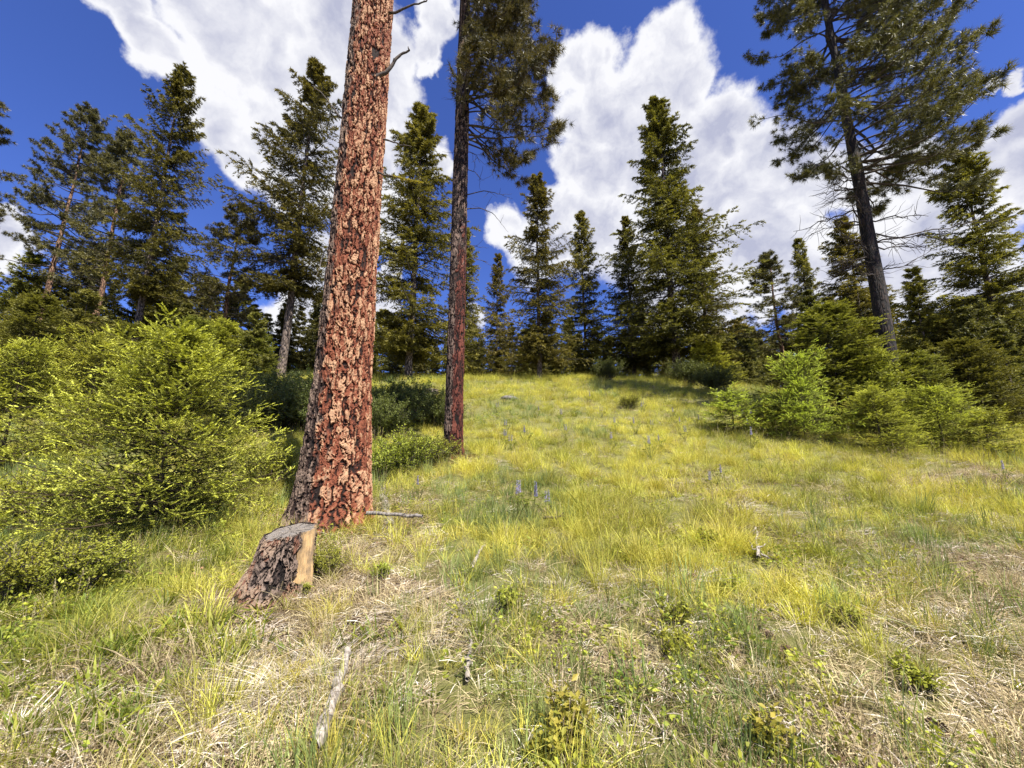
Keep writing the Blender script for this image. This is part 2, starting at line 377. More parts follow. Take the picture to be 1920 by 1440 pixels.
def gen_fir(seed, H, cb, R, nb, ntw, m, leaf, wid, mat, trunk_r=.2, tmat=None, asym=0., az0=0., prof=.8, gap=.25, fresh0=.5, low=.25, tw=.45):
    """a large fir: trunk mesh + crown mesh, tips ragged, gaps between boughs"""
    r = np.random.default_rng(seed)
    tm, ax = fir_trunk(H, trunk_r, tmat or M_bark, seed=seed, bend=1.0)
    nwh = max(8, nb // 7); wh = np.linspace(0, 1, nwh) ** 1.3; t = np.clip(np.where(r.random(nb) < .7, wh[np.arange(nb) % nwh] + r.normal(size=nb) * .006, r.random(nb) ** 1.4), 0, .995); az = np.arange(nb) * 2.399 + r.normal(size=nb) * .6
    lobes = .82 + .25 * np.sin(az * 2 + t * 9 + seed) * np.sin(t * 21 + seed)
    Lb = R * (1 - t) ** prof * r.uniform(.50, 1.2, nb) * lobes + .10 + .018 * R
    Lb *= 1 + asym * np.cos(az - az0)
    Lb *= np.where(t < .10, r.uniform(.35, .95, nb), 1)
    Lb = np.where(r.random(nb) < gap * .4, Lb * .5, Lb)
    zb = cb + t * (H - cb)
    el = (-.12 + .95 * t) + r.normal(size=nb) * .10
    h = np.stack([np.cos(az), np.sin(az), np.zeros(nb)], -1); sd_ = np.stack([-np.sin(az), np.cos(az), np.zeros(nb)], -1)
    def pt(s):
        zz = Lb[:, None] * (np.tan(el)[:, None] * s - low * s ** 2 + .22 * s ** 3)
        return np.stack([np.zeros_like(zz), np.zeros_like(zz), zb[:, None] + zz], -1) + h[:, None] * (Lb[:, None] * s)[..., None]
    s6 = np.linspace(0, 1, 6)[None].repeat(nb, 0); bp = pt(s6)
    br = (.012 + Lb[:, None] * .010) * (1.05 - s6)
    parts = [tubes(bp, br, 3)]
    # twigs
    s = np.clip(np.linspace(.12, 1, ntw)[None] + r.normal(size=(nb, ntw)) * .03, .08, 1)
    bpos = pt(s); sg = np.where((np.arange(ntw) % 2)[None].repeat(nb, 0) > 0, 1, -1) * 1.0
    an = r.uniform(.6, 1.15, (nb, ntw)) * np.where(s > .93, .2, 1)
    td = h[:, None] * np.cos(an)[..., None] + sd_[:, None] * (sg * np.sin(an))[..., None]
    td[..., 2] += r.normal(size=(nb, ntw)) * .22 - .08
    tl = Lb[:, None] * tw * (1.15 - s) * r.uniform(.6, 1.2, (nb, ntw)) + .18 * min(1, R / 1.5)
    td = norm(td)
    tl3 = tl[..., None, None]; u = r.uniform(0, 1, (nb, ntw, m))[..., None]
    pos = bpos[:, :, None] + td[:, :, None] * tl3 * u
    pos[..., 2] -= (tl3[..., 0] * .25 * u[..., 0] ** 2)
    k = pos.shape[:3]
    ld = td[:, :, None] * .75 + r.normal(size=k + (3,)) * np.array([.5, .5, .38])
    pos = pos + r.normal(size=k + (3,)) * leaf * np.array([.16, .16, .12])
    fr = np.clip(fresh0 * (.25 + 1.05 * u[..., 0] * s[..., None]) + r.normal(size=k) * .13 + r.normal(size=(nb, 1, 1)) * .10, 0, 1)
    n = pos.reshape(-1, 3).shape[0]
    NV, NF = needles(pos.reshape(-1, 3), ld.reshape(-1, 3), leaf * r.uniform(.6, 1.3, n), wid, r, 0., 1.0)
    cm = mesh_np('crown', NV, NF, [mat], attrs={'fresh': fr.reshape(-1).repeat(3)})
    WV, WF = merge(parts)
    bm_ = mesh_np('boughs', WV, WF, [M_twig])
    return tm, cm, bm_

def gen_sapling(seed, H, R, nb, ntw, nsh, m, sl=.10, nl=.024, nw=.0035, prof=.7, fresh0=.75, mat=None):
    """young douglas fir with flat sprays of real needles"""
    r = np.random.default_rng(seed)
    nwh = max(6, nb // 9); wh = np.linspace(.02, 1, nwh) ** 1.25; t = np.clip(np.where(r.random(nb) < .75, wh[np.arange(nb) % nwh] + r.normal(size=nb) * .012, r.random(nb) ** 1.5), 0, .995); az = r.uniform(0, 6.28, nb) * .35 + np.arange(nb) * 2.399
    Lb = R * ((1 - t) ** prof) * r.uniform(.48, 1.15, nb) * (1 + .14 * np.sin(az * 2 + seed) + .1 * np.sin(az * 3 + t * 8)) + .10; Lb *= np.where(t < .08, r.uniform(.5, 1, nb), 1)
    zb = .10 + t * (H - .28); el = -.02 + .85 * t + r.normal(size=nb) * .12
    h = np.stack([np.cos(az), np.sin(az), np.zeros(nb)], -1); sd_ = np.stack([-np.sin(az), np.cos(az), np.zeros(nb)], -1)
    def pt(s):
        zz = Lb[:, None] * (np.tan(el)[:, None] * s - .12 * s ** 2 + .16 * s ** 3)
        return np.stack([np.zeros_like(zz), np.zeros_like(zz), zb[:, None] + zz], -1) + h[:, None] * (Lb[:, None] * s)[..., None]
    s6 = np.linspace(0, 1, 6)[None].repeat(nb, 0)
    tt = np.linspace(0, 1, 12); ax = np.stack([.02 * np.sin(tt * 5), .02 * np.cos(tt * 4), tt * H - .1], -1)
    trunk = mesh_np('trunk', *tubes(ax[None], (H * .014 * (1 - tt) + .004)[None], 7), [M_yt], smooth_=True)
    parts = [tubes(pt(s6), (.002 + Lb[:, None] * .0045) * (1.05 - s6), 4)]
    s = np.clip(np.linspace(.10, 1, ntw)[None] + r.normal(size=(nb, ntw)) * .03, .1, 1)
    bpos = pt(s); sg = np.where((np.arange(ntw) % 2)[None].repeat(nb, 0) > 0, 1., -1.)
    an = r.uniform(.55, 1.0, (nb, ntw)) * np.where(s > .93, .15, 1)
    td = h[:, None] * np.cos(an)[..., None] + sd_[:, None] * (sg * np.sin(an))[..., None]
    td[..., 2] += r.normal(size=(nb, ntw)) * .30 + .25 * (s - .2); td = norm(td)
    tl = Lb[:, None] * .55 * (1.15 - s) * r.uniform(.6, 1.2, (nb, ntw)) + sl * .8
    q = np.stack([bpos.reshape(-1, 3), (bpos + td * tl[..., None] * .95).reshape(-1, 3)], 1)
    parts.append(tubes(q, np.full((len(q), 2), .002) * np.array([1.3, .5]), 3))
    # shoots
    us = (np.arange(nsh)[None, None] + r.random((nb, ntw, nsh))) / nsh
    sp = bpos[:, :, None] + td[:, :, None] * (tl[..., None] * us)[..., None]
    side = norm(np.cross(td, np.array([0, 0, 1.])))
    sg2 = np.where(np.arange(nsh) % 2 > 0, 1., -1.)[None, None]; a2 = r.uniform(.4, .95, us.shape) * np.where(us > .85, .3, 1)
    sdv = td[:, :, None] * np.cos(a2)[..., None] + side[:, :, None] * (sg2 * np.sin(a2))[..., None]
    sdv = sdv + r.normal(size=sdv.shape) * np.array([.18, .18, .34]) + np.array([0, 0, .14]); sdv = norm(sdv)
    sl_ = sl * r.uniform(.5, 1.25, us.shape)
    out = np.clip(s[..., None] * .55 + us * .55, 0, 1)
    sp, sdv, sl_, out = sp.reshape(-1, 3), sdv.reshape(-1, 3), sl_.reshape(-1), out.reshape(-1)
    S = len(sp)
    u = r.random((S, m)); pos = sp[:, None] + sdv[:, None] * (sl_[:, None] * u)[..., None]
    s1 = norm(np.cross(sdv, np.array([0, 0, 1.]))); s2 = np.cross(sdv, s1)
    ph = r.normal(size=(S, m)) * .75 + np.where(r.random((S, m)) > .5, 0, math.pi)
    nd = sdv[:, None] * .75 + s1[:, None] * np.cos(ph)[..., None] - s2[:, None] * np.abs(np.sin(ph))[..., None] * .55
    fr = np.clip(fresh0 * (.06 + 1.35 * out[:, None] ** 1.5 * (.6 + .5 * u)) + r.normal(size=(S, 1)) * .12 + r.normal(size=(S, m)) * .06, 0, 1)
    NV, NF = needles(pos.reshape(-1, 3), nd.reshape(-1, 3), nl * r.uniform(.8, 1.2, S * m), nw, r, 0., 2.2)
    crown = mesh_np('crown', NV, NF, [mat or M_young], attrs={'fresh': fr.reshape(-1).repeat(3)})
    return trunk, crown, mesh_np('boughs', *merge(parts), [M_yt])

def gen_pine(seed, H, cb, R, nb, ntw, ntf, nn, nl=.17, nw=.010, trunk_r=.25, tmat=None, asym=0., az0=0., prof=.55, sag=.25, dead=0, trunk_mesh=None, rise=.55, belly=.0, side_z=None):
    """ponderosa: sinuous limbs, secondary limbs and pom-pom tufts of long needles"""
    r = np.random.default_rng(seed)
    tm = trunk_mesh or fir_trunk(H, trunk_r, tmat or M_barkd, seed=seed, bend=1.2)[0]
    t = np.sort(r.random(nb)); az = r.uniform(0, 2 * math.pi, nb)
    if asym:
        for q in range(5):
            bad = r.random(nb) > (1 + asym * np.cos(az - az0)) / (1 + asym); az = np.where(bad, r.uniform(0, 2 * math.pi, nb), az)
    if side_z: az = np.where(cb + t * (H - cb) < side_z, az0 + r.normal(size=nb) * .55, az)
    Lb = R * ((1 - t) ** prof) * (1 - belly * (1 - t) ** 3) * r.uniform(.55, 1.1, nb) + .25
    Lb *= 1 + .78 * asym ** 2 * np.cos(az - az0)
    zb = cb + t * (H - cb) * .985; el = (-.10 + rise * t) + r.normal(size=nb) * .16
    h = np.stack([np.cos(az), np.sin(az), np.zeros(nb)], -1); sd_ = np.stack([-np.sin(az), np.cos(az), np.zeros(nb)], -1)
    ph = r.uniform(0, 6.28, nb); am = r.uniform(.02, .07, nb)
    def pt(s):
        zz = Lb[:, None] * (np.tan(el)[:, None] * s - sag * s ** 2 + (sag + .10) * s ** 3) + Lb[:, None] * am[:, None] * np.sin(s * 9 + ph[:, None]) * s
        lat = Lb[:, None] * am[:, None] * np.cos(s * 8 + ph[:, None]) * s * 1.4
        return np.stack([np.zeros_like(zz), np.zeros_like(zz), zb[:, None] + zz], -1) + h[:, None] * (Lb[:, None] * s)[..., None] + sd_[:, None] * lat[..., None]
    s9 = np.linspace(0, 1, 9)[None].repeat(nb, 0)
    parts = [tubes(pt(s9), (.012 + Lb[:, None] * .0115) * (1.08 - s9), 4)]
    s = np.clip(.22 + .78 * r.random((nb, ntw)) ** .75, 0, 1); s[:, -1] = 1.0
    bpos = pt(s); an = r.uniform(.3, 1.1, (nb, ntw)) * np.where(r.random((nb, ntw)) > .5, 1, -1) * np.where(s > .97, .1, 1)
    td = h[:, None] * np.cos(an)[..., None] + sd_[:, None] * np.sin(an)[..., None]
    td[..., 2] += r.normal(size=(nb, ntw)) * .35 + .05; td = norm(td)
    tl = np.clip(Lb[:, None] * .34 * (1.25 - s), .12, 1.1) * r.uniform(.6, 1.25, (nb, ntw))
    u5 = np.linspace(0, 1, 4)
    cur = bpos[:, :, None] + td[:, :, None] * (tl[..., None] * u5)[..., None]
    cur[..., 2] += (tl[..., None] * .30) * u5 ** 2
    parts.append(tubes(cur.reshape(-1, 4, 3), np.full((nb * ntw, 4), .009) * np.array([1.2, .9, .7, .5]), 3))
    u = np.clip(.30 + .70 * r.random((nb, ntw, ntf)) ** .7, 0, 1); u[..., -1] = 1
    tp = bpos[:, :, None] + td[:, :, None] * (tl[..., None] * u)[..., None]; tp[..., 2] += tl[..., None] * .30 * u ** 2
    off = r.normal(size=tp.shape) * np.array([.09, .09, .06]); tp = tp + off * (u < .99)[..., None]
    tdir = norm(td[:, :, None] + off * 4 + np.array([0, 0, .35]))
    tp = tp.reshape(-1, 3); tdir = tdir.reshape(-1, 3); T = len(tp)
    ndir = norm(norm(r.normal(size=(T, nn, 3))) + tdir[:, None] * .75)
    fr = np.clip(.38 + r.normal(size=(T, 1)) * .20 + r.normal(size=(T, nn)) * .18, 0, 1)
    NV, NF = needles((tp[:, None] + tdir[:, None] * (r.random((T, nn, 1)) - .6) * .08).reshape(-1, 3), ndir.reshape(-1, 3), nl * r.uniform(.7, 1.15, T * nn), nw, r, .12)
    cm = mesh_np('crown', NV, NF, [M_pine], attrs={'fresh': fr.reshape(-1).repeat(3)})
    WV, WF = merge(parts)
    return tm, cm, mesh_np('boughs', WV, WF, [M_twig])

def put(name, trio, label, loc, rz=0., sc=1., group=None, cat='tree'):
    t = thing(name, label, cat, loc, rz, sc, group)
    obj('trunk', trio[0], t); obj('crown', trio[1], t)
    if len(trio) > 2 and trio[2] is not None: obj('boughs', trio[2], t)
    return t
def branch_pts(a, b, n=7, sag=0., wob=.02, r=rng):
    a, b = np.asarray(a, float), np.asarray(b, float); t = np.linspace(0, 1, n)[:, None]
    ln = np.linalg.norm(b - a); p = a + (b - a) * t; p[:, 2] += sag * 4 * (t * (1 - t))[:, 0] * ln
    p[1:-1] += r.normal(size=(n - 2, 3)) * wob * ln
    return p
def dead_branch(name, pts, r0, r1, mat, parent=None, twigs=0, r=rng, tl=.3, sides=6, **props):
    pts = np.asarray(pts, float); n = len(pts); o = pts[0].copy()
    rad = np.linspace(r0, r1, n) * (1 + r.normal(size=n) * .04)
    ps = [tubes((pts - o)[None], rad[None], sides)]
    for k in range(twigs):
        i_ = r.integers(1, n - 1); f_ = r.random(); q = (pts[i_] * (1 - f_) + pts[min(i_ + 1, n - 1)] * f_) - o
        d = norm(norm(pts[-1] - pts[0]) * .6 + r.normal(size=3) * .6); l_ = tl * r.uniform(.4, 1.1)
        c = np.array([q, q + d * l_ * .35 + r.normal(size=3) * .02, q + d * l_ * .7 + np.array([0, 0, -.05 * l_]), q + d * l_ + r.normal(size=3) * .05 * l_])
        ps.append(tubes(c[None], np.array([[r1 * 1.2, r1, r1 * .8, r1 * .5]]), 4))
    V, F = merge(ps)
    me = mesh_np(name, V, F, [mat], smooth_=True)
    ob = obj(name, me, parent, **props)
    if parent is not None: o = o - np.array(parent.location)
    ob.location = tuple(o); return ob

# ------------------------------------------------------------------ plated bark trunks
def vor(u, v, s):
    iu, iv = np.floor(u), np.floor(v); f1 = np.full(u.shape, 9.); f2 = f1.copy(); rid = np.zeros(u.shape)
    for du in (-1, 0, 1):
        for dv in (-1, 0, 1):
            cu, cv = iu + du, iv + dv
            x = cu + _hash(cu % s[0], cv, 5 + s[1]); y = cv + _hash(cu % s[0], cv, 77 + s[1])
            d = np.hypot(u - x, v - y); rr = _hash(cu % s[0], cv, 33 + s[1])
            c = d < f1; f2 = np.where(c, f1, np.minimum(f2, d)); rid = np.where(c, rr, rid); f1 = np.where(c, d, f1)
    return f1, f2, rid
def bark_trunk(name, rad, H, zhi, cols, rows, cu, ch, depth, mat, char_shadef, seed, rows2=30, flare=None):
    zz = np.concatenate([np.linspace(-.35, zhi, rows), np.linspace(zhi, H, rows2 + 1)[1:]])
    th = np.linspace(0, 2 * math.pi, cols, endpoint=False); TH, Z = np.meshgrid(th, zz)
    nc = cu
    w1 = fbm(TH / (2 * math.pi) * nc * .8 + 40, Z / ch * .8, seed, 3) - .5; w2 = fbm(TH / (2 * math.pi) * nc * .8 + 90, Z / ch * .8 + 7, seed + 5, 3) - .5
    # keep the seam closed
    bl = np.minimum(1, np.minimum(TH, 2 * math.pi - TH) / .25)
    w3 = fbm(TH * cols * .055, Z / ch * 4.5, seed + 70, 3) - .45; w4 = fbm(TH * cols * .055 + 31, Z / ch * 4.5, seed + 80, 3) - .45
    u = TH / (2 * math.pi) * nc + (w1 * 2.0 + w3 * .62) * bl; v = Z / ch + (w2 * 1.8 + w4 * .8) * bl
    f1, f2, rid = vor(u, v, (nc, seed))
    wide = fbm(TH * nc * .42 + w1 * 3, Z * 2.2, seed + 60, 3)
    e = (f2 - f1) / (.45 + 1.9 * sst(wide, .34, .60))
    f1b, f2b, ridb = vor(u * 2.0, v * 2.3 + 3, (nc * 2, seed + 9))
    terr = fbm(TH * cols * .045, Z * 11, seed + 90, 3); terr = np.round(terr * 9) / 9 + .3 * (terr - np.round(terr * 9) / 9)
    plate = sst(e, .02, .17) * (.58 + .42 * rid) * (.55 + .95 * terr)
    plate = plate * (.72 + .28 * sst(f2b - f1b, .0, .25)) + .12 * (ridb - .5)
    fn = fbm(TH * cols * .13, Z * 30, seed + 3, 3) - .45
    plate = np.clip(plate + fn * .38, 0, 1)
    rr = rad(Z, TH) + depth * (plate - .6) + .012 * (fbm(TH * 3 + 5, Z * 1.5, seed + 50, 3) - .45) * bl
    X, Y = rr * np.cos(TH), rr * np.sin(TH)
    V = np.stack([X, Y, Z], -1).reshape(-1, 3); n = cols
    b = np.arange(len(zz) - 1)[:, None] * n; j = np.arange(n)[None]; j2 = (j + 1) % n
    F = np.stack(np.broadcast_arrays(b + j, b + j2, b + n + j2, b + n + j), -1).reshape(-1, 4)
    return mesh_np(name, V, F, [mat], attrs={'plate': plate, 'rnd': .6 * ridb + .4 * rid, 'char': char_shadef(TH, Z)}, smooth_=False)

# hero pine
hb = base(622, 6.0)
def hero_rad(z, th):
    r0 = np.interp(z, [-.4, 0, .3, .8, 1.3, 2.3, 3.9, 5.6, 9.6, 16, 26], [.76, .62, .54, .50, .47, .415, .385, .372, .352, .28, .03])
    fl = np.exp(-np.maximum(z, 0) / .28) * (.10 * np.maximum(0, np.cos(th - 3.5)) ** 4 + .06 * np.maximum(0, np.cos(th + .4)) ** 6 + .05 * np.cos(th * 5 + 1))
    return r0 + fl
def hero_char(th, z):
    a = np.cos(th - 3.35)                       # charred left side, with its shade painted into the bark too
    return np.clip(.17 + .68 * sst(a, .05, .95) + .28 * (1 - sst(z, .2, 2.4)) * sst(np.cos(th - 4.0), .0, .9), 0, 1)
hero = thing('ponderosa_pine', 'massive pine trunk with plated orange bark right behind the stump', 'tree', hb)
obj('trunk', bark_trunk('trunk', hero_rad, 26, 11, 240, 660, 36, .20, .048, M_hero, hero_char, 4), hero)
_, hc, hbw = gen_pine(11, 26.5, 15.2, 3.6, 120, 9, 4, 10, nl=.26, nw=.030, trunk_mesh=bpy.data.meshes.new('unused'), prof=.5, rise=.7)
obj('crown', hc, hero); obj('boughs', hbw, hero)
def dbr(seq, y, r0, r1, tw=0, mat=None, par=None, tl=.2, yoff=None):
    pts = [P(px, py, y + (yoff[k] if yoff else 0)) for k, (px, py) in enumerate(seq)]
    # resample
    pts = np.array(pts); t = np.linspace(0, len(pts) - 1, max(7, 3 * len(pts))); q = np.stack([np.interp(t, range(len(pts)), pts[:, c]) for c in range(3)], -1)
    q[1:-1] += rng.normal(size=(len(q) - 2, 3)) * .006
    return dead_branch('dead_branch', q, r0, r1, mat or M_twig, par, tw, tl=tl)
dbr([(722, 26), (745, 22), (772, 10), (800, 2)], 5.9, .030, .012, 3, par=hero, tl=.15)
dbr([(705, 145), (726, 135), (740, 115), (755, 100), (768, 94)], 5.8, .040, .016, 2, par=hero, tl=.08)
dbr([(665, 232), (640, 222), (622, 198), (605, 176), (585, 160)], 6.0, .022, .007, 1, par=hero, tl=.15)
dbr([(712, 258), (730, 264), (752, 272), (772, 275)], 6.0, .018, .006, 1, par=hero, tl=.08)
lb = dbr([(700, 322), (724, 329), (755, 335), (793, 344)], 5.9, .018, .007, 1, par=hero, tl=.08); lb['label'] = 'short dead branch coated with yellow lichen'
pl = np.array([P(px, py, 5.9) for px, py in ((738, 331), (755, 335), (792, 343))]); t_ = rng.random(900)[:, None]
lp = np.where(t_ < .4, pl[0] + (pl[1] - pl[0]) * t_ / .4, pl[1] + (pl[2] - pl[1]) * (t_ - .4) / .6)
lv, lf = leaves(lp - np.array(lb.location) - hb + rng.normal(size=lp.shape) * .008, rng.normal(size=lp.shape), .022, .012, rng)
obj('lichen', mesh_np('lichen', lv, lf, [M_lichen], attrs={'fresh': rng.random(900).repeat(4)}), lb)
dbr([(650, 378), (632, 378), (612, 384), (600, 398)], 6.1, .012, .005, 1, mat=M_grey, par=hero, tl=.1)
dbr([(645, 330), (630, 326), (618, 327)], 6.0, .016, .010, 0, par=hero)
dbr([(608, 470), (600, 500), (592, 520)], 6.2, .010, .004, 0, mat=M_grey, par=hero)

# second pine
sb = base(849, 10.2)
def red_rad(z, th):
    return np.interp(z, [-.3, 0, .3, 1.5, 6, 12, 18, 23], [.40, .31, .255, .235, .225, .20, .13, .02]) + .02 * np.exp(-np.maximum(z, 0) / .3) * np.cos(th * 4)
def red_char(th, z):  # unlit left side painted dark in the bark colour; also darker higher up
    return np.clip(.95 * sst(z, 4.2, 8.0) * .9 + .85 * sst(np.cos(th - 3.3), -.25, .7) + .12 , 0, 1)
sec = thing('ponderosa_pine', 'slender pine with a dark red trunk standing in the middle distance', 'tree', sb)
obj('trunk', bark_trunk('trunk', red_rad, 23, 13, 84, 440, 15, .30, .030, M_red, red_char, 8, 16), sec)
_, c2, b2 = gen_pine(23, 23.5, 9.2, 1.45, 120, 11, 6, 26, nl=.19, nw=.015, trunk_mesh=bpy.data.meshes.new('unused2'), asym=.97, az0=-.25, prof=.35, sag=.75, rise=.5, side_z=14.2)
obj('crown', c2, sec); obj('boughs', b2, sec)
for seq, r0 in [([(880, 235), (905, 240), (940, 255), (962, 270)], .028), ([(878, 262), (905, 268), (922, 300), (925, 335)], .02),
                ([(878, 285), (893, 290), (900, 305)], .012), ([(876, 318), (890, 322), (902, 335)], .012), ([(876, 365), (905, 358), (930, 362), (945, 366)], .016),
                ([(874, 392), (900, 390), (925, 400), (940, 420)], .016), ([(870, 462), (885, 460), (902, 464)], .010), ([(868, 488), (890, 484), (915, 492)], .010),
                ([(862, 190), (855, 186), (852, 184)], .012), ([(856, 270), (852, 290), (850, 300)], .010), ([(880, 160), (920, 150), (960, 175), (985, 205)], .03),
                ([(880, 205), (910, 195), (935, 215), (950, 245)], .02), ([(850, 590), (878, 598), (897, 612), (905, 640)], .012),
                ([(878, 232), (920, 265), (945, 300), (960, 330)], .020)]:
    dbr(seq, 10.15, r0, .005, 5, par=sec, tl=.45)

# ------------------------------------------------------------------ tree library
FIR = [gen_fir(101, 25, 2.6, 6.3, 290, 25, 26, .175, .060, M_fir, .27, prof=.85, tw=.36),
       gen_fir(102, 22, 5.6, 5.0, 210, 23, 23, .175, .055, M_fir, .25, prof=.72, low=.15, fresh0=.45, tw=.36),
       gen_fir(103, 18, 1.8, 4.7, 210, 21, 23, .17, .053, M_fir, .20, prof=.8, fresh0=.6, tw=.38),
       gen_fir(104, 14, .8, 3.5, 190, 19, 19, .16, .050, M_fir, .15, prof=.85, fresh0=.75, tw=.4)]
FAR = [gen_fir(201, 12, .4, 3.0, 120, 12, 12, .30, .11, M_firfar, .13, prof=.8, fresh0=.7),
       gen_fir(202, 11, .5, 2.6, 110, 12, 12, .28, .10, M_firfar, .12, prof=.7, fresh0=.5),
       gen_fir(203, 9, .2, 2.9, 110, 12, 12, .28, .10, M_firfar, .11, prof=.7, fresh0=.95)]
PINE = [gen_pine(301, 20, 6.2, 3.6, 130, 12, 5, 20, nl=.21, nw=.026, trunk_r=.24, tmat=M_barkr, prof=.55),
        gen_pine(302, 14, 4.2, 2.6, 95, 9, 5, 14, nl=.20, nw=.028, trunk_r=.17, tmat=M_barkr, prof=.6)]
SAP = [gen_sapling(401, 3.1, 2.15, 195, 12, 4, 30, sl=.19, nl=.030, nw=.015, prof=.95),
       gen_sapling(402, 3.4, 1.8, 110, 12, 4, 26, sl=.21, nl=.038, nw=.019, prof=.6, fresh0=.85),
       gen_sapling(403, 4.2, 1.6, 105, 11, 5, 15, sl=.23, nl=.060, nw=.026, prof=.75, fresh0=.75),
       gen_sapling(404, 1.2, .62, 40, 9, 4, 18, sl=.13, nl=.036, nw=.012, prof=.6),
       gen_sapling(405, 4.2, 1.8, 105, 11, 5, 15, sl=.23, nl=.060, nw=.026, prof=.8, mat=M_fird)]

def tree_at(name, trio, H0, label, px, y, top, rz, wide=1.0, group=None):
    b = base(px, y); h = CH + ratio(top) * y - b[2]; s = h / H0
    return put(name, trio, label, b, rz, (s * wide, s * wide, s), group)
for a in [
    ('douglas_fir', FIR[1], 22, 'tall dark fir, broad and blunt, with a pale bare lower trunk behind the left bushes', 240, 21, 138, .3, .80),
    ('douglas_fir', FIR[1], 22, 'ragged open fir with pale grey trunk just left of the massive plated pine', 526, 25.5, 124, 2.2, .95),
    ('douglas_fir', FIR[2], 18, 'full pointed fir between the plated pine and the dark red pine trunk', 765, 28, 208, 1.0, 1.10),
    ('douglas_fir', FIR[2], 18, 'dark fir with a thin bare stem casting shade on the far meadow edge', 1012, 28.5, 330, 3.0, .95),
    ('douglas_fir', FIR[0], 25, 'tallest dense fir on the far meadow edge, its black trunk showing', 1272, 29, 188, .6, 1.12),
    ('douglas_fir', FIR[3], 14, 'slim pale fir, first to the right of the fir with a thin bare stem', 1100, 35, 402, .6, .85),
    ('douglas_fir', FIR[0], 25, 'narrow dark fir squeezed against the left of the tallest far fir', 1190, 35, 410, 2.6, 1.0),
    ('douglas_fir', FIR[2], 18, 'shadowy fir merging with the right flank of the tallest far fir', 1335, 31, 395, 4.2, 1.0),
    ('douglas_fir', FIR[3], 14, 'sparse bluish fir just right of the dark red pine trunk', 932, 38, 478, 2.6, .8),
    ('douglas_fir', FIR[3], 14, 'fir half hidden behind the dark red pine trunk', 868, 34, 432, 5.1, .85),
    ('douglas_fir', FIR[3], 14, 'thin spindly fir beyond the bright bushes, next to the short round pine', 1540, 30, 452, 5.1, .75),
    ('douglas_fir', FIR[2], 18, 'big fir cropped by the right edge of the view', 1915, 19, 292, .2, 1.15),
    ('douglas_fir', FIR[3], 14, 'open grey green fir directly behind the big leaning pine trunk on the right', 1640, 27, 415, 3.8, 1.2),
    ('douglas_fir', FIR[3], 14, 'bushy fir between the big right pine and the fir at the right edge', 1765, 20, 505, 1.8, 1.1),
    ('ponderosa_pine', PINE[0], 20, 'ragged pine with tufted crown, leftmost tall tree beyond the left bushes', 62, 25, 205, .4, .85),
    ('ponderosa_pine', PINE[1], 14, 'slim pine squeezed between the ragged pine and the broad dark fir', 160, 24, 262, 2.2, .95),
    ('ponderosa_pine', PINE[1], 14, 'small pine with a thin orange trunk standing alone against blue sky', 408, 26, 390, 4.0, 1.15),
    ('ponderosa_pine', PINE[1], 14, 'short round-topped pine right of the gap of blue sky', 1475, 27, 480, 1.2, 1.35),
    ('ponderosa_pine', PINE[0], 20, 'pine cut off by the left edge, only its bough tips showing', -290, 16, 60, 5.2, .95),
]: tree_at(*a)

# big right pine, with bare lower limbs
rp = base(1688, 14.0)
big_pine = thing('ponderosa_pine', 'big dark-trunked pine with wide tufted crown towering over the bright bushes', 'tree', rp)
tmr, _ = fir_trunk(28, .275, M_barkd, seed=5, bend=.9, sides=16)
tr, cr, br_ = gen_pine(31, 27, 9.8, 4.5, 165, 15, 7, 22, nl=.21, nw=.019, trunk_mesh=tmr, asym=.45, az0=-.1, prof=.55, sag=.35, rise=.40, belly=.30)
obj('trunk', tr, big_pine); obj('crown', cr, big_pine); obj('boughs', br_, big_pine)
rr_ = np.random.default_rng(91)
for k in range(24):
    z = rr_.uniform(5.0, 11.5); a = rr_.choice([rr_.uniform(-.9, .7), rr_.uniform(2.3, 3.9)]); ln = rr_.uniform(1.2, 3.9) * (.7 if abs(a) > 1.5 else 1)
    o = rp + np.array([0, 0, z]); e = o + np.array([math.cos(a) * ln, math.sin(a) * ln, rr_.uniform(-.35, .12) * ln])
    dead_branch('dead_branch', branch_pts(o, e, 9, sag=rr_.uniform(.0, .09), wob=.022, r=rr_), .035, .008, M_twig, big_pine, 16, rr_, tl=.9, sides=5)

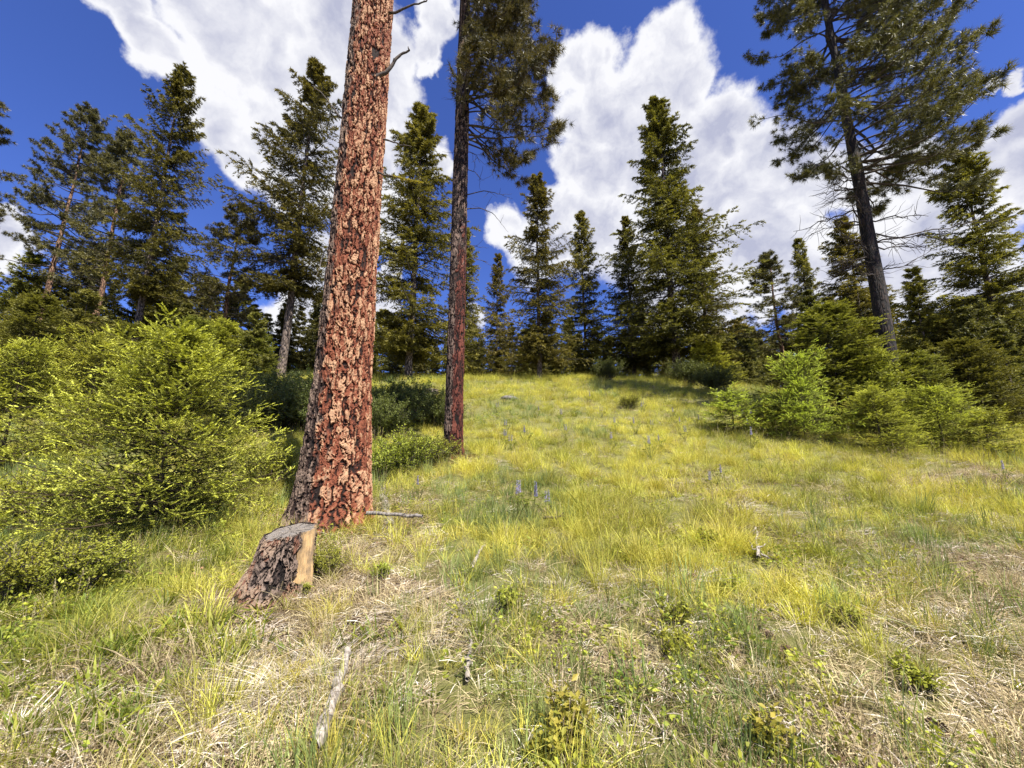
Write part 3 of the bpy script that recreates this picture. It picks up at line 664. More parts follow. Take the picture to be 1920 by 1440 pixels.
# near young firs
def sap_at(k, H0, label, px, y, top, rz, wide=1., group=None):
    b = base(px, y); h = CH + ratio(top) * y - b[2]; s = h / H0
    return put('young_fir', SAP[k], label, b, rz, (s * wide, s * wide, s), group)
for a in [(0, 3.1, 'large bright yellow-green young fir left of the stump', 285, 5.6, 622, .5, .93),
          (1, 3.4, 'bright young fir filling the left edge behind the large bushy one', -5, 9.0, 650, 2.0, .85),
          (1, 3.4, 'young fir in the gap between the two nearest left bushes', 150, 10.5, 640, 4.1, .8),
          (2, 4.2, 'yellow-green young fir below the small orange pine', 405, 19, 605, 1.0, 1.1),
          (4, 4.2, 'rounded young fir behind the top of the large left bush', 345, 16, 600, 3.0, 1.0),
          (4, 4.2, 'young fir beside the foot of the pale-trunked ragged fir', 470, 20, 618, 5.0, 1.0),
          (4, 4.2, 'pointed young fir poking above the left bushes under the broad dark fir', 215, 15, 610, 2.3, 1.0),
          (4, 4.2, 'tall young fir at the left edge under the ragged pine', 30, 15, 560, .2, 1.0),
          (1, 3.4, 'slim bright young fir standing at the front left of the right-hand thicket', 1512, 11.6, 668, 1.3, .8),
          (3, 1.2, 'knee-high bright sapling alone on the sunny slope left of the right thicket', 1376, 12.6, 733, .3, 1.25),
          (2, 4.2, 'lone bright cone-shaped young fir beside the black trunk of the tallest far fir', 1335, 26, 640, 2.7, 1.5),
          (4, 4.2, 'darkish tall young fir at the back of the right thicket', 1580, 13.6, 582, 4.4, 1.45),
          (1, 3.4, 'sprawling bright young fir at the front of the right thicket', 1655, 10.6, 735, 3.3, 1.2),
          (2, 4.2, 'bright young fir in front of the base of the big right pine', 1655, 12.6, 660, 1.1, 1.0),
          (1, 3.4, 'low wide bright fir at the right end of the thicket', 1770, 10.8, 730, 5.0, 1.2),
          (4, 4.2, 'young fir behind the right end of the thicket', 1740, 12.8, 665, .7, 1.4),
          (4, 4.2, 'shaded green young fir under the tree at the right edge', 1835, 14.0, 640, 2.2, 1.3),
          (3, 1.2, 'tiny sapling on the bank at the far right end of the thicket', 1860, 10.3, 775, 2.9, 1.3),
          (3, 1.2, 'small sapling touching the left foot of the slim bright young fir', 1450, 12.2, 757, 5.4, 1.3)]:
    sap_at(*a)

# understorey and far forest: individuals of shared meshes
fr_ = np.random.default_rng(55)
def mass(px0, px1, y0, y1, t0, t1, n, label, group, kinds=(0, 1, 2), name='fir'):
    for k in range(n):
        px = px0 + (px1 - px0) * (k + fr_.random()) / n; y = fr_.uniform(y0, y1); j = int(fr_.choice(kinds)); H0 = (12, 11, 9)[j]
        b = base(px, y); h = CH + ratio(fr_.uniform(t0, t1)) * y - b[2]; h = max(h, 2.5); s = h / H0; w = s * fr_.uniform(.9, 1.35)
        put(name, FAR[j], label, b, fr_.uniform(0, 6.28), (w, w, s), group)
mass(-260, 330, 24, 32, 460, 570, 20, 'dark green fir in the dense wood behind the left bushes', 'firs massed in the left wood')
mass(330, 620, 28, 36, 520, 600, 12, 'dark fir of the wood behind the ragged open fir', 'firs behind the ragged open fir')
mass(-200, 480, 17, 23, 545, 610, 13, 'bushy mid-height fir at the foot of the left wood', 'bushy firs at the foot of the left wood', (0, 2))
mass(560, 1420, 40, 60, 585, 655, 44, 'small fir in the far dark tree line behind the meadow', 'small firs in the far tree line')
mass(540, 1420, 34, 40, 635, 675, 24, 'low shaded fir along the far edge of the meadow', 'low firs along the far meadow edge', (0, 2))
mass(1370, 1480, 48, 75, 615, 655, 9, 'distant fir tip showing in the gap beyond the meadow', 'fir tips in the far gap')
mass(1480, 2150, 22, 34, 545, 610, 22, 'dark fir in the wood behind the right thicket', 'firs massed in the right wood')
mass(1790, 2100, 14.5, 20, 560, 640, 8, 'shaded bushy fir in the dark wood at the right edge', 'shaded firs at the right edge', (0, 1))
for k in range(70):                       # the wood goes on to both sides of the view
    sgn = fr_.choice([-1, 1]); y = fr_.uniform(12, 75); x = sgn * (y * 1.55 + fr_.uniform(3, 45)); j = k % 3; s = fr_.uniform(.8, 1.5)
    put('fir', FAR[j], 'fir of the wood beside the meadow', (x, y, float(gz(x, y))), fr_.uniform(0, 6.28), s, 'firs beside the meadow')

# ------------------------------------------------------------------ leafy shrubs
def gen_shrub(seed, H, R, ns, nl, ll, lw, mat, wood=M_twig, flat=.8, nsub=6):
    r = np.random.default_rng(seed); az = r.uniform(0, 6.28, ns); lean = r.uniform(.05, 1, ns) ** .6; ht = H * r.uniform(.6, 1.05, ns) * (1 - .35 * lean ** 3)
    e = np.stack([np.cos(az) * lean * R, np.sin(az) * lean * R, ht], -1); t = np.linspace(0, 1, 6)[None, :, None]
    root = r.normal(size=(ns, 3)) * np.array([R * .22, R * .22, 0]); mid = root * .6 + e * np.array([.35, .35, .6])
    pts = (1 - t) ** 2 * root[:, None] + 2 * t * (1 - t) * mid[:, None] + t ** 2 * e[:, None]
    parts = [tubes(pts, np.full((ns, 6), .008) * np.linspace(1, .3, 6), 4)]
    u = r.uniform(.3, 1, (ns, nsub)); q = (1 - u)[..., None] ** 2 * root[:, None] + 2 * (u * (1 - u))[..., None] * mid[:, None] + (u ** 2)[..., None] * e[:, None]
    d = norm(r.normal(size=q.shape) + np.array([0, 0, .5]) + q / R * .8); sl = r.uniform(.12, .30, u.shape) * R
    qe = q + d * sl[..., None]
    parts.append(tubes(np.stack([q, qe], 2).reshape(-1, 2, 3), np.full((ns * nsub, 2), .003), 3))
    v = r.random((ns, nsub, nl)); lp = q[:, :, None] + d[:, :, None] * (sl[..., None] * v)[..., None] + r.normal(size=v.shape + (3,)) * ll * .5
    ld = norm(d[:, :, None] * .5 + r.normal(size=lp.shape) * np.array([1, 1, .5]))
    n = v.size; LV, LF = leaves(lp.reshape(-1, 3), ld.reshape(-1, 3), ll * r.uniform(.6, 1.2, n), lw * r.uniform(.7, 1.2, n), r, flat)
    hh = lp[..., 2] / H; fr = np.clip(.25 + .5 * hh + r.normal(size=v.shape) * .18, 0, 1)
    return mesh_np('foliage', LV, LF, [mat], attrs={'fresh': fr.reshape(-1).repeat(4)}), mesh_np('stems', *merge(parts), [wood])
SHR = [gen_shrub(501, 1.0, .9, 60, 16, .045, .034, M_leaf), gen_shrub(502, 1.5, 1.3, 90, 18, .060, .045, M_dleaf, nsub=8), gen_shrub(503, .55, .60, 60, 16, .028, .021, M_leaf, nsub=7),
       gen_shrub(504, .26, .20, 12, 10, .034, .026, M_leaf, nsub=4), gen_shrub(505, .28, .14, 9, 8, .055, .032, M_oleaf, nsub=4)]
def shrub(k, label, px, py=None, y=None, sc=1., rz=0., group=None, cat='shrub', name='leafy_shrub'):
    b = hit(px, py) if y is None else base(px, y)
    t = thing(name, label, cat, b - np.array([0, 0, .03]), rz, sc, group); obj('foliage', SHR[k][0], t); obj('stems', SHR[k][1], t); return t
shrub(0, 'pale leafy shrub between the large young fir and the massive pine', 500, y=8.0, sc=.95, rz=1)
ORD = ['', 'second ', 'third ', 'fourth ', 'fifth ', 'sixth ', 'seventh ', 'eighth ']
def order(k, n, what): return ('rightmost' if k == n - 1 else ('leftmost' if k == 0 else ORD[k] + 'from the left')) + what
for k, (px, y, s) in enumerate(sorted([(440, 13.5, 1.1), (500, 12.4, 1.0), (555, 13.2, 1.15), (470, 15.5, 1.2), (540, 15.8, 1.2), (595, 15, 1.2), (410, 15.5, 1.), (610, 12.4, .9)])):
    shrub(1, order(k, 8, ' of the dark shrubs shaded behind the massive pine'), px, y=y, sc=s, rz=k * 1.3, group='shaded shrubs left of the massive pine')
for k, (px, y, s) in enumerate(sorted([(700, 13.5, 1.0), (745, 14.5, 1.1), (790, 14.2, 1.0), (722, 12.0, .85), (820, 13.5, .8)])):
    shrub(1, order(k, 5, ' of the dark shrubs between the two near pine trunks'), px, y=y, sc=s, rz=k * 1.7, group='shaded shrubs between the near pines')
for k, (px, py, s, l) in enumerate([(712, 900, 1.5, 'light green shrub touching the right side of the massive pine'), (765, 880, 1.6, 'light green shrub halfway between the two near pine trunks'),
        (812, 868, 1.25, 'light green shrub at the left foot of the dark red pine'), (40, 1130, 1.0, 'leafy yellow-green shrub at the left edge below the young firs'),
        (150, 1110, .8, 'leafy shrub under the lower boughs of the large young fir'), (25, 1000, 1.4, 'pale leafy shrub at the left edge beneath the second young fir'),
        (100, 960, 1.2, 'leafy shrub between the two nearest young firs'), (600, 1075, .55, 'small leafy plant growing against the right side of the stump')]):
    shrub(2, l, px, py, sc=s, rz=k)
shrub(1, 'dark shrub at the foot of the black trunk of the tallest far fir', 1290, y=25, sc=1.15)
shrub(1, 'round green shrub left of the tallest far fir', 1140, y=27, sc=1.05, rz=2)
shrub(1, 'dark shrub at the meadow edge behind the knee-high sapling', 1345, y=21, sc=1.0, rz=4)
shrub(2, 'green shrub on the sunny slope right of the meadow middle', 1180, y=17, sc=1.1, rz=3)
for k, (px, py, s, l) in enumerate([(1255, 1165, .95, 'low bright leafy plant in the dry grass right of centre'), (935, 1150, 1.0, 'green leafy clump in the middle of the dry foreground'),
        (705, 1090, .8, 'low bright plant in the grass right of the stump'), (1380, 1120, .8, 'small leafy plant among straw on the right'),
        (1730, 1290, .8, 'small leafy plant near the bottom right corner'), (1330, 1020, .9, 'low leafy plant beside the forked pale branch'),
        (1250, 1225, .8, 'low leafy plant just below the bright one right of centre'), (1580, 1180, .8, 'small leafy plant among tall grass blades on the right'),
        (560, 1120, .6, 'small leafy sprig in front of the stump')]):
    shrub(3, l, px, py, sc=s, rz=k * 1.1, cat='plant', name='leafy_plant')
for k, (px, py, s, l) in enumerate([(1065, 1390, .9, 'plant with yellow-orange leaves at the bottom centre'), (1440, 1420, .8, 'yellowing plant at the bottom edge right of centre'), (1030, 1440, .7, 'yellowing plant cut by the bottom edge')]):
    shrub(4, l, px, py, sc=s, rz=k * 1.4, cat='plant', name='yellowing_plant')

# ------------------------------------------------------------------ stump
st = base(530, 3.95); st = hit(520, 1115) * np.array([1, 1, 1]); st[1] += .12; st[2] = gz(st[0], st[1])
stump = thing('tree_stump', 'sawn-off tree stump with blackened bark and a bare yellow split face', 'stump', st)
def stump_mesh(a0, a1, na, nr, mat, bare=False):
    th = np.linspace(a0, a1, na); hh = np.linspace(0, 1, nr); TH, HH = np.meshgrid(th, hh)
    if not bare:
        ed = np.linspace(0, 1, na)[None]; TH = TH + (fbm(HH * 5, HH * 0 + 3, 17, 4) - .40) * .9 * np.exp(-ed / .05) - (fbm(HH * 5, HH * 0 + 8, 18, 4) - .40) * .7 * np.exp(-(1 - ed) / .05)
    rb_ = .34 + .14 * np.maximum(0, np.cos(TH - 3.7)) ** 3 + .05 * np.cos(TH * 5 + .6) + .10 * np.maximum(0, np.cos(TH - 4.6)) ** 6
    rt_ = .235 + .012 * np.cos(TH * 3) + .01 * np.cos(TH * 7 + 1)
    rr = rt_ + (rb_ - rt_) * (1 - HH) ** 2.2
    if bare: rr = rt_ * .93 + (.29 - .22) * (1 - HH) ** 1.5 + .008 * np.sin(TH * 60) + .05 * (fbm(TH * 6, HH * 3, 8, 3) - .45)
    f1, f2, rid = vor(TH * 8 + 3 * fbm(TH * 5, HH * 4, 13, 3) + 2 * fbm(TH * 20, HH * 14, 15, 3), HH * 6 + 3 * fbm(TH * 5 + 9, HH * 4, 14, 3), (9999, 3)); pl_ = sst(f2 - f1, .02, .22) * (.5 + .5 * rid)
    pl_ = np.clip(pl_ + (fbm(TH * 14, HH * 20, 4, 3) - .45) * .6, 0, 1)
    if not bare: rr = rr + .045 * (pl_ - .5)
    x, y = rr * np.cos(TH), rr * np.sin(TH)
    top = .53 + .10 * x + .17 * y
    z = -.12 + (top + .12) * HH
    rr2 = 0 if bare else 1
    if not bare:
        k_ = 1 - .10 * sst(HH, .86, 1.0) ** 2; x, y = x * k_, y * k_; z = z + .018 * (fbm(TH * 5, HH * 0, 44, 3) - .3) * sst(HH, .8, 1)
    lean = .05 * (1 - HH); V = np.stack([x - lean, y, z], -1).reshape(-1, 3)
    b = np.arange(nr - 1)[:, None] * na; j = np.arange(na - 1)[None]
    F = np.stack([b + j, b + j + 1, b + na + j + 1, b + na + j], -1).reshape(-1, 4)
    ch = np.clip(.30 + .7 * sst(fbm(TH * 1.6 + 3, HH * 2, 6, 3), .42, .55) , 0, 1)
    return mesh_np('s', V, F, [mat], attrs={'plate': pl_, 'rnd': rid, 'char': ch}, smooth_=False), (th, rr[-1])
bm1, _ = stump_mesh(-.60, -.60 - (2 * math.pi - 1.3), 260, 80, plate_bark('charred_stump_bark', (.008, .006, .005), (.045, .025, .018), (.17, .080, .050), (.20, .125, .08), (.27, .19, .13), char=.95))
bm1.name = 'bark'; obj('bark', bm1, stump)
M_split = wood_mat('bare_split_wood', (.10, .075, .055), (.50, .33, .15), (8, 8, 4), 1.0); 
bm2, _ = stump_mesh(-.68, .80, 60, 30, M_split, True); bm2.name = 'split_face'; obj('split_face', bm2, stump)
th = np.linspace(0, 2 * math.pi, 64, endpoint=False); rt_ = (.235 + .012 * np.cos(th * 3) + .01 * np.cos(th * 7 + 1)) * .93
rings = np.linspace(0, 1, 12)[1:]; TV = [[0, 0, .526]]
for q in rings:
    for a, r0 in zip(th, rt_):
        x, y = r0 * q * math.cos(a), r0 * q * math.sin(a); TV.append([x, y, .526 + .10 * x + .17 * y + random.uniform(-.003, .003) - (.006 if q == 1 else 0)])
TF = []
for k in range(len(rings) - 1):
    for j in range(64):
        j2 = (j + 1) % 64; TF.append([1 + k * 64 + j, 1 + (k + 1) * 64 + j, 1 + (k + 1) * 64 + j2, 1 + k * 64 + j2])
for j in range(0, 64, 2): TF.append([0, 1 + j, 1 + j + 1, 1 + (j + 2) % 64])
m_, nt, out = new_mat('sawn_weathered_top')
tc_ = NN(nt, 'ShaderNodeTexCoord'); sx = NN(nt, 'ShaderNodeSeparateXYZ'); L(nt, tc_.outputs['Object'], sx.inputs[0])
rad_ = math_n(nt, 'SQRT', math_n(nt, 'ADD', math_n(nt, 'POWER', sx.outputs[0], 2.0), math_n(nt, 'POWER', sx.outputs[1], 2.0)))
ang = math_n(nt, 'ARCTAN2', sx.outputs[1], sx.outputs[0])
rg = math_n(nt, 'SINE', math_n(nt, 'MULTIPLY_ADD', noise(nt, tc_.outputs['Object'], 6, 2), 8.0, math_n(nt, 'MULTIPLY', rad_, 420.0)))
cb_ = NN(nt, 'ShaderNodeCombineXYZ'); L(nt, math_n(nt, 'MULTIPLY', ang, 6.0), cb_.inputs[0]); L(nt, math_n(nt, 'MULTIPLY', rad_, 3.0), cb_.inputs[1])
ck = noise(nt, cb_.outputs[0], 1.4, 4, .6)
c = mixc(nt, math_n(nt, 'MULTIPLY_ADD', rg, .4, .5), (.09, .075, .06), (.25, .215, .175)); c = mixc(nt, smooth(nt, ck, .53, .58), c, (.012, .010, .009))
c = mixc(nt, smooth(nt, noise(nt, tc_.outputs['Object'], 14, 4), .5, .65), c, (.15, .135, .12))
p_ = NN(nt, 'ShaderNodeBsdfPrincipled'); L(nt, c, p_.inputs['Base Color']); p_.inputs['Roughness'].default_value = .9; L(nt, p_.outputs[0], out.inputs[0])
obj('sawn_top', mesh_np('sawn_top', TV, TF, [m_]), stump)

def small_stump(label, px, y, r0, h, name='tree_stump', mat=None, cat='stump'):
    b = base(px, y); r = np.random.default_rng(int(px)); n = 14; th = np.linspace(0, 2 * math.pi, n, endpoint=False)
    rows = [(1.5, -.1), (1.25, .0), (1.05, .3), (1, .7), (1, 1.0), (.55, 1.0), (.001, 1.02)]; V = []
    for q, t in rows:
        for a in th: 
            k = r0 * q * (1 + .12 * math.cos(a * 3 + px) + r.normal() * .04); V.append([k * math.cos(a), k * math.sin(a), h * t + .06 * h * math.cos(a) * (t > .5) + (r.normal() * .02 * h if t > 0 else 0)])
    F = [[k * n + j, k * n + (j + 1) % n, (k + 1) * n + (j + 1) % n, (k + 1) * n + j] for k in range(len(rows) - 1) for j in range(n)]
    mi = [0 if k < 4 * n else 1 for k in range(len(F))]
    return obj(name, mesh_np(name, V, F, [mat or M_bark, M_grey], mi), loc=b, label=label, category=cat)
small_stump('low grey stump on the far slope below the ragged open fir', 492, 22, .30, .38)
small_stump('tiny dark stump on the far left slope among grass', 418, 21, .16, .35)
small_stump('small stump half hidden in grass behind the shaded shrubs', 548, 21, .20, .30)
small_stump('brown rotten stump in front of the full pointed fir', 806, 20.5, .45, .30)

def rock(label, px, py, s):
    b = hit(px, py); bm = __import__('bmesh').new(); __import__('bmesh').ops.create_icosphere(bm, subdivisions=3, radius=1)
    for v in bm.verts:
        k = 1 + .35 * (float(fbm(v.co.x * 1.5 + 9, v.co.y * 1.5 + v.co.z * 1.3, 2, 3)) - .45); v.co = Vector((v.co.x * s * 1.5 * k, v.co.y * s * k, v.co.z * s * .55 * k))
    me = bpy.data.meshes.new('rock'); bm.to_mesh(me); bm.free(); me.materials.append(M_rock)
    obj('rock', me, loc=b + np.array([0, 0, s * .2]), label=label, category='rock')
rock('dark flat rock lying in the sunny middle meadow', 955, 750, .30)

# ------------------------------------------------------------------ fallen wood
def stick(label, seq, r0, r1, mat, lift=.02, tw=0, name='fallen_branch', tl=.15, cat='branch', lifts=None):
    pts = np.array([hit(px, py) for px, py in seq]); t = np.linspace(0, len(pts) - 1, 4 * len(pts))
    q = np.stack([np.interp(t, range(len(pts)), pts[:, c]) for c in range(3)], -1)
    q[:, 2] = gz(q[:, 0], q[:, 1]) + lift + (np.interp(t, range(len(pts)), lifts) if lifts else 0)
    q[:, :2] += rng.normal(size=(len(q), 2)) * .006
    return dead_branch(name, q, r0, r1, mat, None, tw, tl=tl, label=label, category=cat, sides=8)
stick('long bleached branch lying towards the camera at the bottom', [(590, 1436), (605, 1395), (628, 1330), (640, 1285), (650, 1245)], .038, .022, M_white_w, .085, 0)
stick('short bleached stick upright in the dry grass at bottom centre', [(876, 1290), (879, 1250), (882, 1205)], .017, .010, M_white_w, .05)
stick('pale curved stick in the grass right of the stump', [(885, 1085), (893, 1060), (908, 1038)], .022, .012, M_white_w, .09)
stick('brown curved stick on bare soil at the bottom left', [(375, 1380), (400, 1395), (425, 1425), (440, 1450)], .014, .011, wood_mat('brown_stick_bark', (.08, .05, .035), (.45, .33, .2), (20, 20, 20)), .03)
stick('short dark broken stick in the green grass below the lupines', [(1018, 990), (1032, 989), (1046, 992)], .022, .012, M_twig, .14, 2)
stick('forked pale dead branch in the straw on the right', [(1424, 1060), (1422, 1035), (1418, 1000)], .022, .012, M_white_w, .08, 5, tl=.3)
stick('thin grey twig lying right of the forked branch', [(1310, 1022), (1340, 1028), (1362, 1030)], .010, .006, M_grey, .08, 2)
d0 = P(688, 962, 5.55); d1 = P(792, 968, 5.3)
dead_branch('fallen_branch', branch_pts(d0, d1, 9, sag=.01, wob=.008), .028, .020, M_grey, None, 2, tl=.1, label='straight grey branch jutting right from the foot of the massive pine', category='branch')
stick('rotten grey log lying behind the foot of the massive pine', [(730, 990), (722, 950), (716, 915), (712, 880)], .085, .07, wood_mat('rotten_wood', (.03, .025, .02), (.36, .32, .28), (16, 16, 16), 1.0), -.01, 5, name='rotten_log', cat='log')
stick('small grey root branch left of the full pointed fir trunk', [(742, 698), (752, 690), (762, 694)], .05, .03, M_grey, .25, 3, tl=.8)

def gen_cone():
    r = np.random.default_rng(3); n = 110; k = np.arange(n); t = k / n; a = k * 2.399; z = .085 * t; rad = .030 * np.sin(np.clip(t * 2.6 + .35, 0, math.pi)) ** .8
    d = np.stack([np.cos(a), np.sin(a), .35 + .6 * t], -1); p = np.stack([np.cos(a) * rad * .35, np.sin(a) * rad * .35, z], -1)
    sc_, sf = leaves(p, d, rad * .95 + .004, .016, r, 3.0)
    return mesh_np('scales', sc_, sf, [wood_mat('cone_scale', (.05, .03, .02), (.24, .15, .09), (60, 60, 60))]), mesh_np('core', *tubes(np.array([[[0, 0, .0], [0, 0, .04], [0, 0, .085]]]), np.array([[.010, .012, .003]]), 6), [M_twig])
CONE = gen_cone()
for px, py, l in ((1456, 1208, 'dark pine cone lying in the straw on the right'), (1466, 1240, 'pine cone just below the dark one on the right'), (1312, 1095, 'pine cone in the grass right of the picture middle'),
                  (1180, 1290, 'pine cone on bare soil left of the low bright plants'), (650, 1180, 'pine cone in dry litter right of the stump base'), (1740, 1370, 'pine cone at the bottom right among litter')):
    b = hit(px, py); t = thing('pine_cone', l, 'pine cone', b + np.array([0, 0, .045]), px % 6, 1.1); t.rotation_euler = (1.5, .2, px % 6)
    obj('scales', CONE[0], t); obj('core', CONE[1], t)

# ------------------------------------------------------------------ lupines
def gen_lupine(seed, H):
    r = np.random.default_rng(seed); k = 3; st_, spk = [], []
    V = []; LP = []; LD = []
    for s in range(9):
        a = r.uniform(0, 6.28); e = np.array([math.cos(a) * .16, math.sin(a) * .16, H * r.uniform(.35, .7)]); V.append([np.zeros(3), e * .55 + [0, 0, .03], e])
        for f in range(8): 
            b = f / 8 * 6.28; LP.append(e); LD.append([math.cos(b), math.sin(b), .35])
    for s in range(2):
        a = r.uniform(0, 6.28); V.append([np.zeros(3), np.array([math.cos(a) * .03, math.sin(a) * .03, H * .5]), np.array([math.cos(a) * .05, math.sin(a) * .05, H])]); spk.append(V[-1][2])
    LV, LF = leaves(np.array(LP), np.array(LD), .06, .016, r)
    fol = mesh_np('foliage', LV, LF, [M_leaf], attrs={'fresh': np.full(len(LV), .25)}); stem = mesh_np('stem', *tubes(np.array(V), np.full((len(V), 3), .003), 4), [M_leaf], attrs=None)
    sp = []
    for p in spk:
        n = 110; t = r.random(n); a = r.uniform(0, 6.28, n); d = np.stack([np.cos(a), np.sin(a), .4 + 0 * a], -1)
        pv, pf = leaves(np.stack([0 * t, 0 * t, -t * .20], -1) + d * .006, d, .024 * (.5 + .5 * t), .016 * (.5 + .5 * t), r)
        me = mesh_np('flower_spike', pv, pf, [M_petal], attrs={'fresh': r.random(n).repeat(4)}); sp.append((me, p))
    return fol, stem, sp
LUP = [gen_lupine(61, .55), gen_lupine(62, .62), gen_lupine(63, .5)]
def lupine(k, b, label, sc=1., rz=0., group=None):
    f, s, sp = LUP[k]; t = thing('lupine', label, 'flower', b, rz, sc, group); obj('foliage', f, t); obj('stem', s, t)
    for me, p in sp: obj('flower_spike', me, t, loc=p)
for k, (px, py, s, l) in enumerate([(998, 985, 1.15, 'tallest blue-purple lupine in the green clump at the picture middle'), (968, 980, 1.0, 'lupine just left of the tallest lupine'), (1025, 975, .9, 'lupine just right of the tallest lupine'),
        (786, 940, .8, 'lupine nearest the dark red pine trunk'), (1222, 865, 1.0, 'lupine in mid meadow with two pale spikes'), (1335, 925, .8, 'small lupine beyond the straw patch'), (1350, 915, .8, 'small lupine beside the one beyond the straw patch'),
        (1145, 850, .9, 'lupine in mid meadow left of the two-spiked one'), (1885, 905, .9, 'lupine at the foot of the bank near the right edge')]):
    lupine(k % 3, hit(px, py), l, s, k)
for k in range(26):
    px, py = fr_.uniform(930, 1420), fr_.uniform(755, 850); lupine(k % 3, hit(px, py), 'pale lupine scattered through the sunny mid meadow', fr_.uniform(.8, 1.1), k, 'lupines scattered in the mid meadow')

# ------------------------------------------------------------------ grass
def blades(seed, n, spread, h0, h1, w, lean, bend, mat, segs=3, flat=0., tuft=True, wind=.15):
    r = np.random.default_rng(seed); az = r.uniform(0, 6.28, n); rad = spread * np.sqrt(r.random(n)); b = np.stack([np.cos(az) * rad, np.sin(az) * rad, np.full(n, -.02)], -1)
    h = r.uniform(h0, h1, n); oz = az + r.normal(size=n) * .9
    dh = np.stack([np.cos(oz), np.sin(oz), np.zeros(n)], -1); ln = np.minimum(np.abs(r.normal(size=n)) * lean, 1.1) + rad / max(spread, .01) * lean * .5; bd = np.minimum(np.abs(r.normal(size=n)) * bend, 1.2)
    t = np.linspace(0, 1, segs + 1); pts = b[:, None] + dh[:, None] * ((ln[:, None] * t + bd[:, None] * t ** 2.2) * h[:, None])[..., None]
    pts[..., 2] += h[:, None] * (t * (1 - flat) - np.minimum(bd, .9)[:, None] * .35 * t ** 2.5) / np.sqrt(1 + ln[:, None] ** 2)
    pts[..., 2] = np.maximum(pts[..., 2], -.01 + .01 * r.random((n, 1)))
    sd2 = np.stack([-np.sin(oz), np.cos(oz), np.zeros(n)], -1) + r.normal(size=(n, 3)) * .5; sd2 = norm(sd2)
    wt_ = w * r.uniform(.6, 1.3, n)[:, None] * np.array([.8, 1.0, .7, .08] if segs == 3 else [.9, .8, .05])[None]
    A = pts + sd2[:, None] * wt_[..., None] * .5; B = pts - sd2[:, None] * wt_[..., None] * .5
    V = np.stack([A, B], 2).reshape(-1, 3); k = segs + 1
    base_ = (np.arange(n)[:, None] * k + np.arange(segs)[None]) * 2
    F = np.stack([base_, base_ + 1, base_ + 3, base_ + 2], -1).reshape(-1, 4)
    fr = np.clip(.5 + r.normal(size=n) * .22, 0, 1)[:, None].repeat(k * 2, 1) + (t * .15).repeat(2)[None]
    return mesh_np('tuft', V, F, [mat], attrs={'fresh': np.clip(fr, 0, 1)})
def litter(seed, n, spread, l0, l1, w, mat):
    r = np.random.default_rng(seed); p = np.stack([r.normal(size=n) * spread, r.normal(size=n) * spread, r.uniform(.0, .035, n)], -1)
    a = r.uniform(0, 6.28, n); d = np.stack([np.cos(a), np.sin(a), r.normal(size=n) * .15], -1); l = r.uniform(l0, l1, n)[:, None]
    s = norm(np.cross(d, r.normal(size=(n, 3)) * .5 + np.array([0, 0, 1.]))) * w * .5; m = p + d * l * .5 + np.array([0, 0, .008])
    V = np.stack([p + s, p - s, m - s, m + s, p + d * l - s * .3, p + d * l + s * .3], 1).reshape(-1, 3); b = np.arange(n)[:, None] * 6
    F = np.concatenate([b + np.array([[0, 1, 2, 3]]), b + np.array([[3, 2, 4, 5]])])
    return mesh_np('litter', V, F, [mat], attrs={'fresh': r.random(n).repeat(6)})
def forb(seed, n, h, ll, lw, mat):
    r = np.random.default_rng(seed); a = r.uniform(0, 6.28, n); z = h * r.random(n); rad = .10 * r.random(n) ** .5
    p = np.stack([np.cos(a) * rad, np.sin(a) * rad, z], -1); d = np.stack([np.cos(a), np.sin(a), r.normal(size=n) * .5 + .3], -1) + r.normal(size=(n, 3)) * .5
    V, F = leaves(p, d, ll * r.uniform(.6, 1.2, n), lw, r); return mesh_np('forb', V, F, [mat], attrs={'fresh': np.clip(.4 + r.normal(size=n) * .2, 0, 1).repeat(4)})
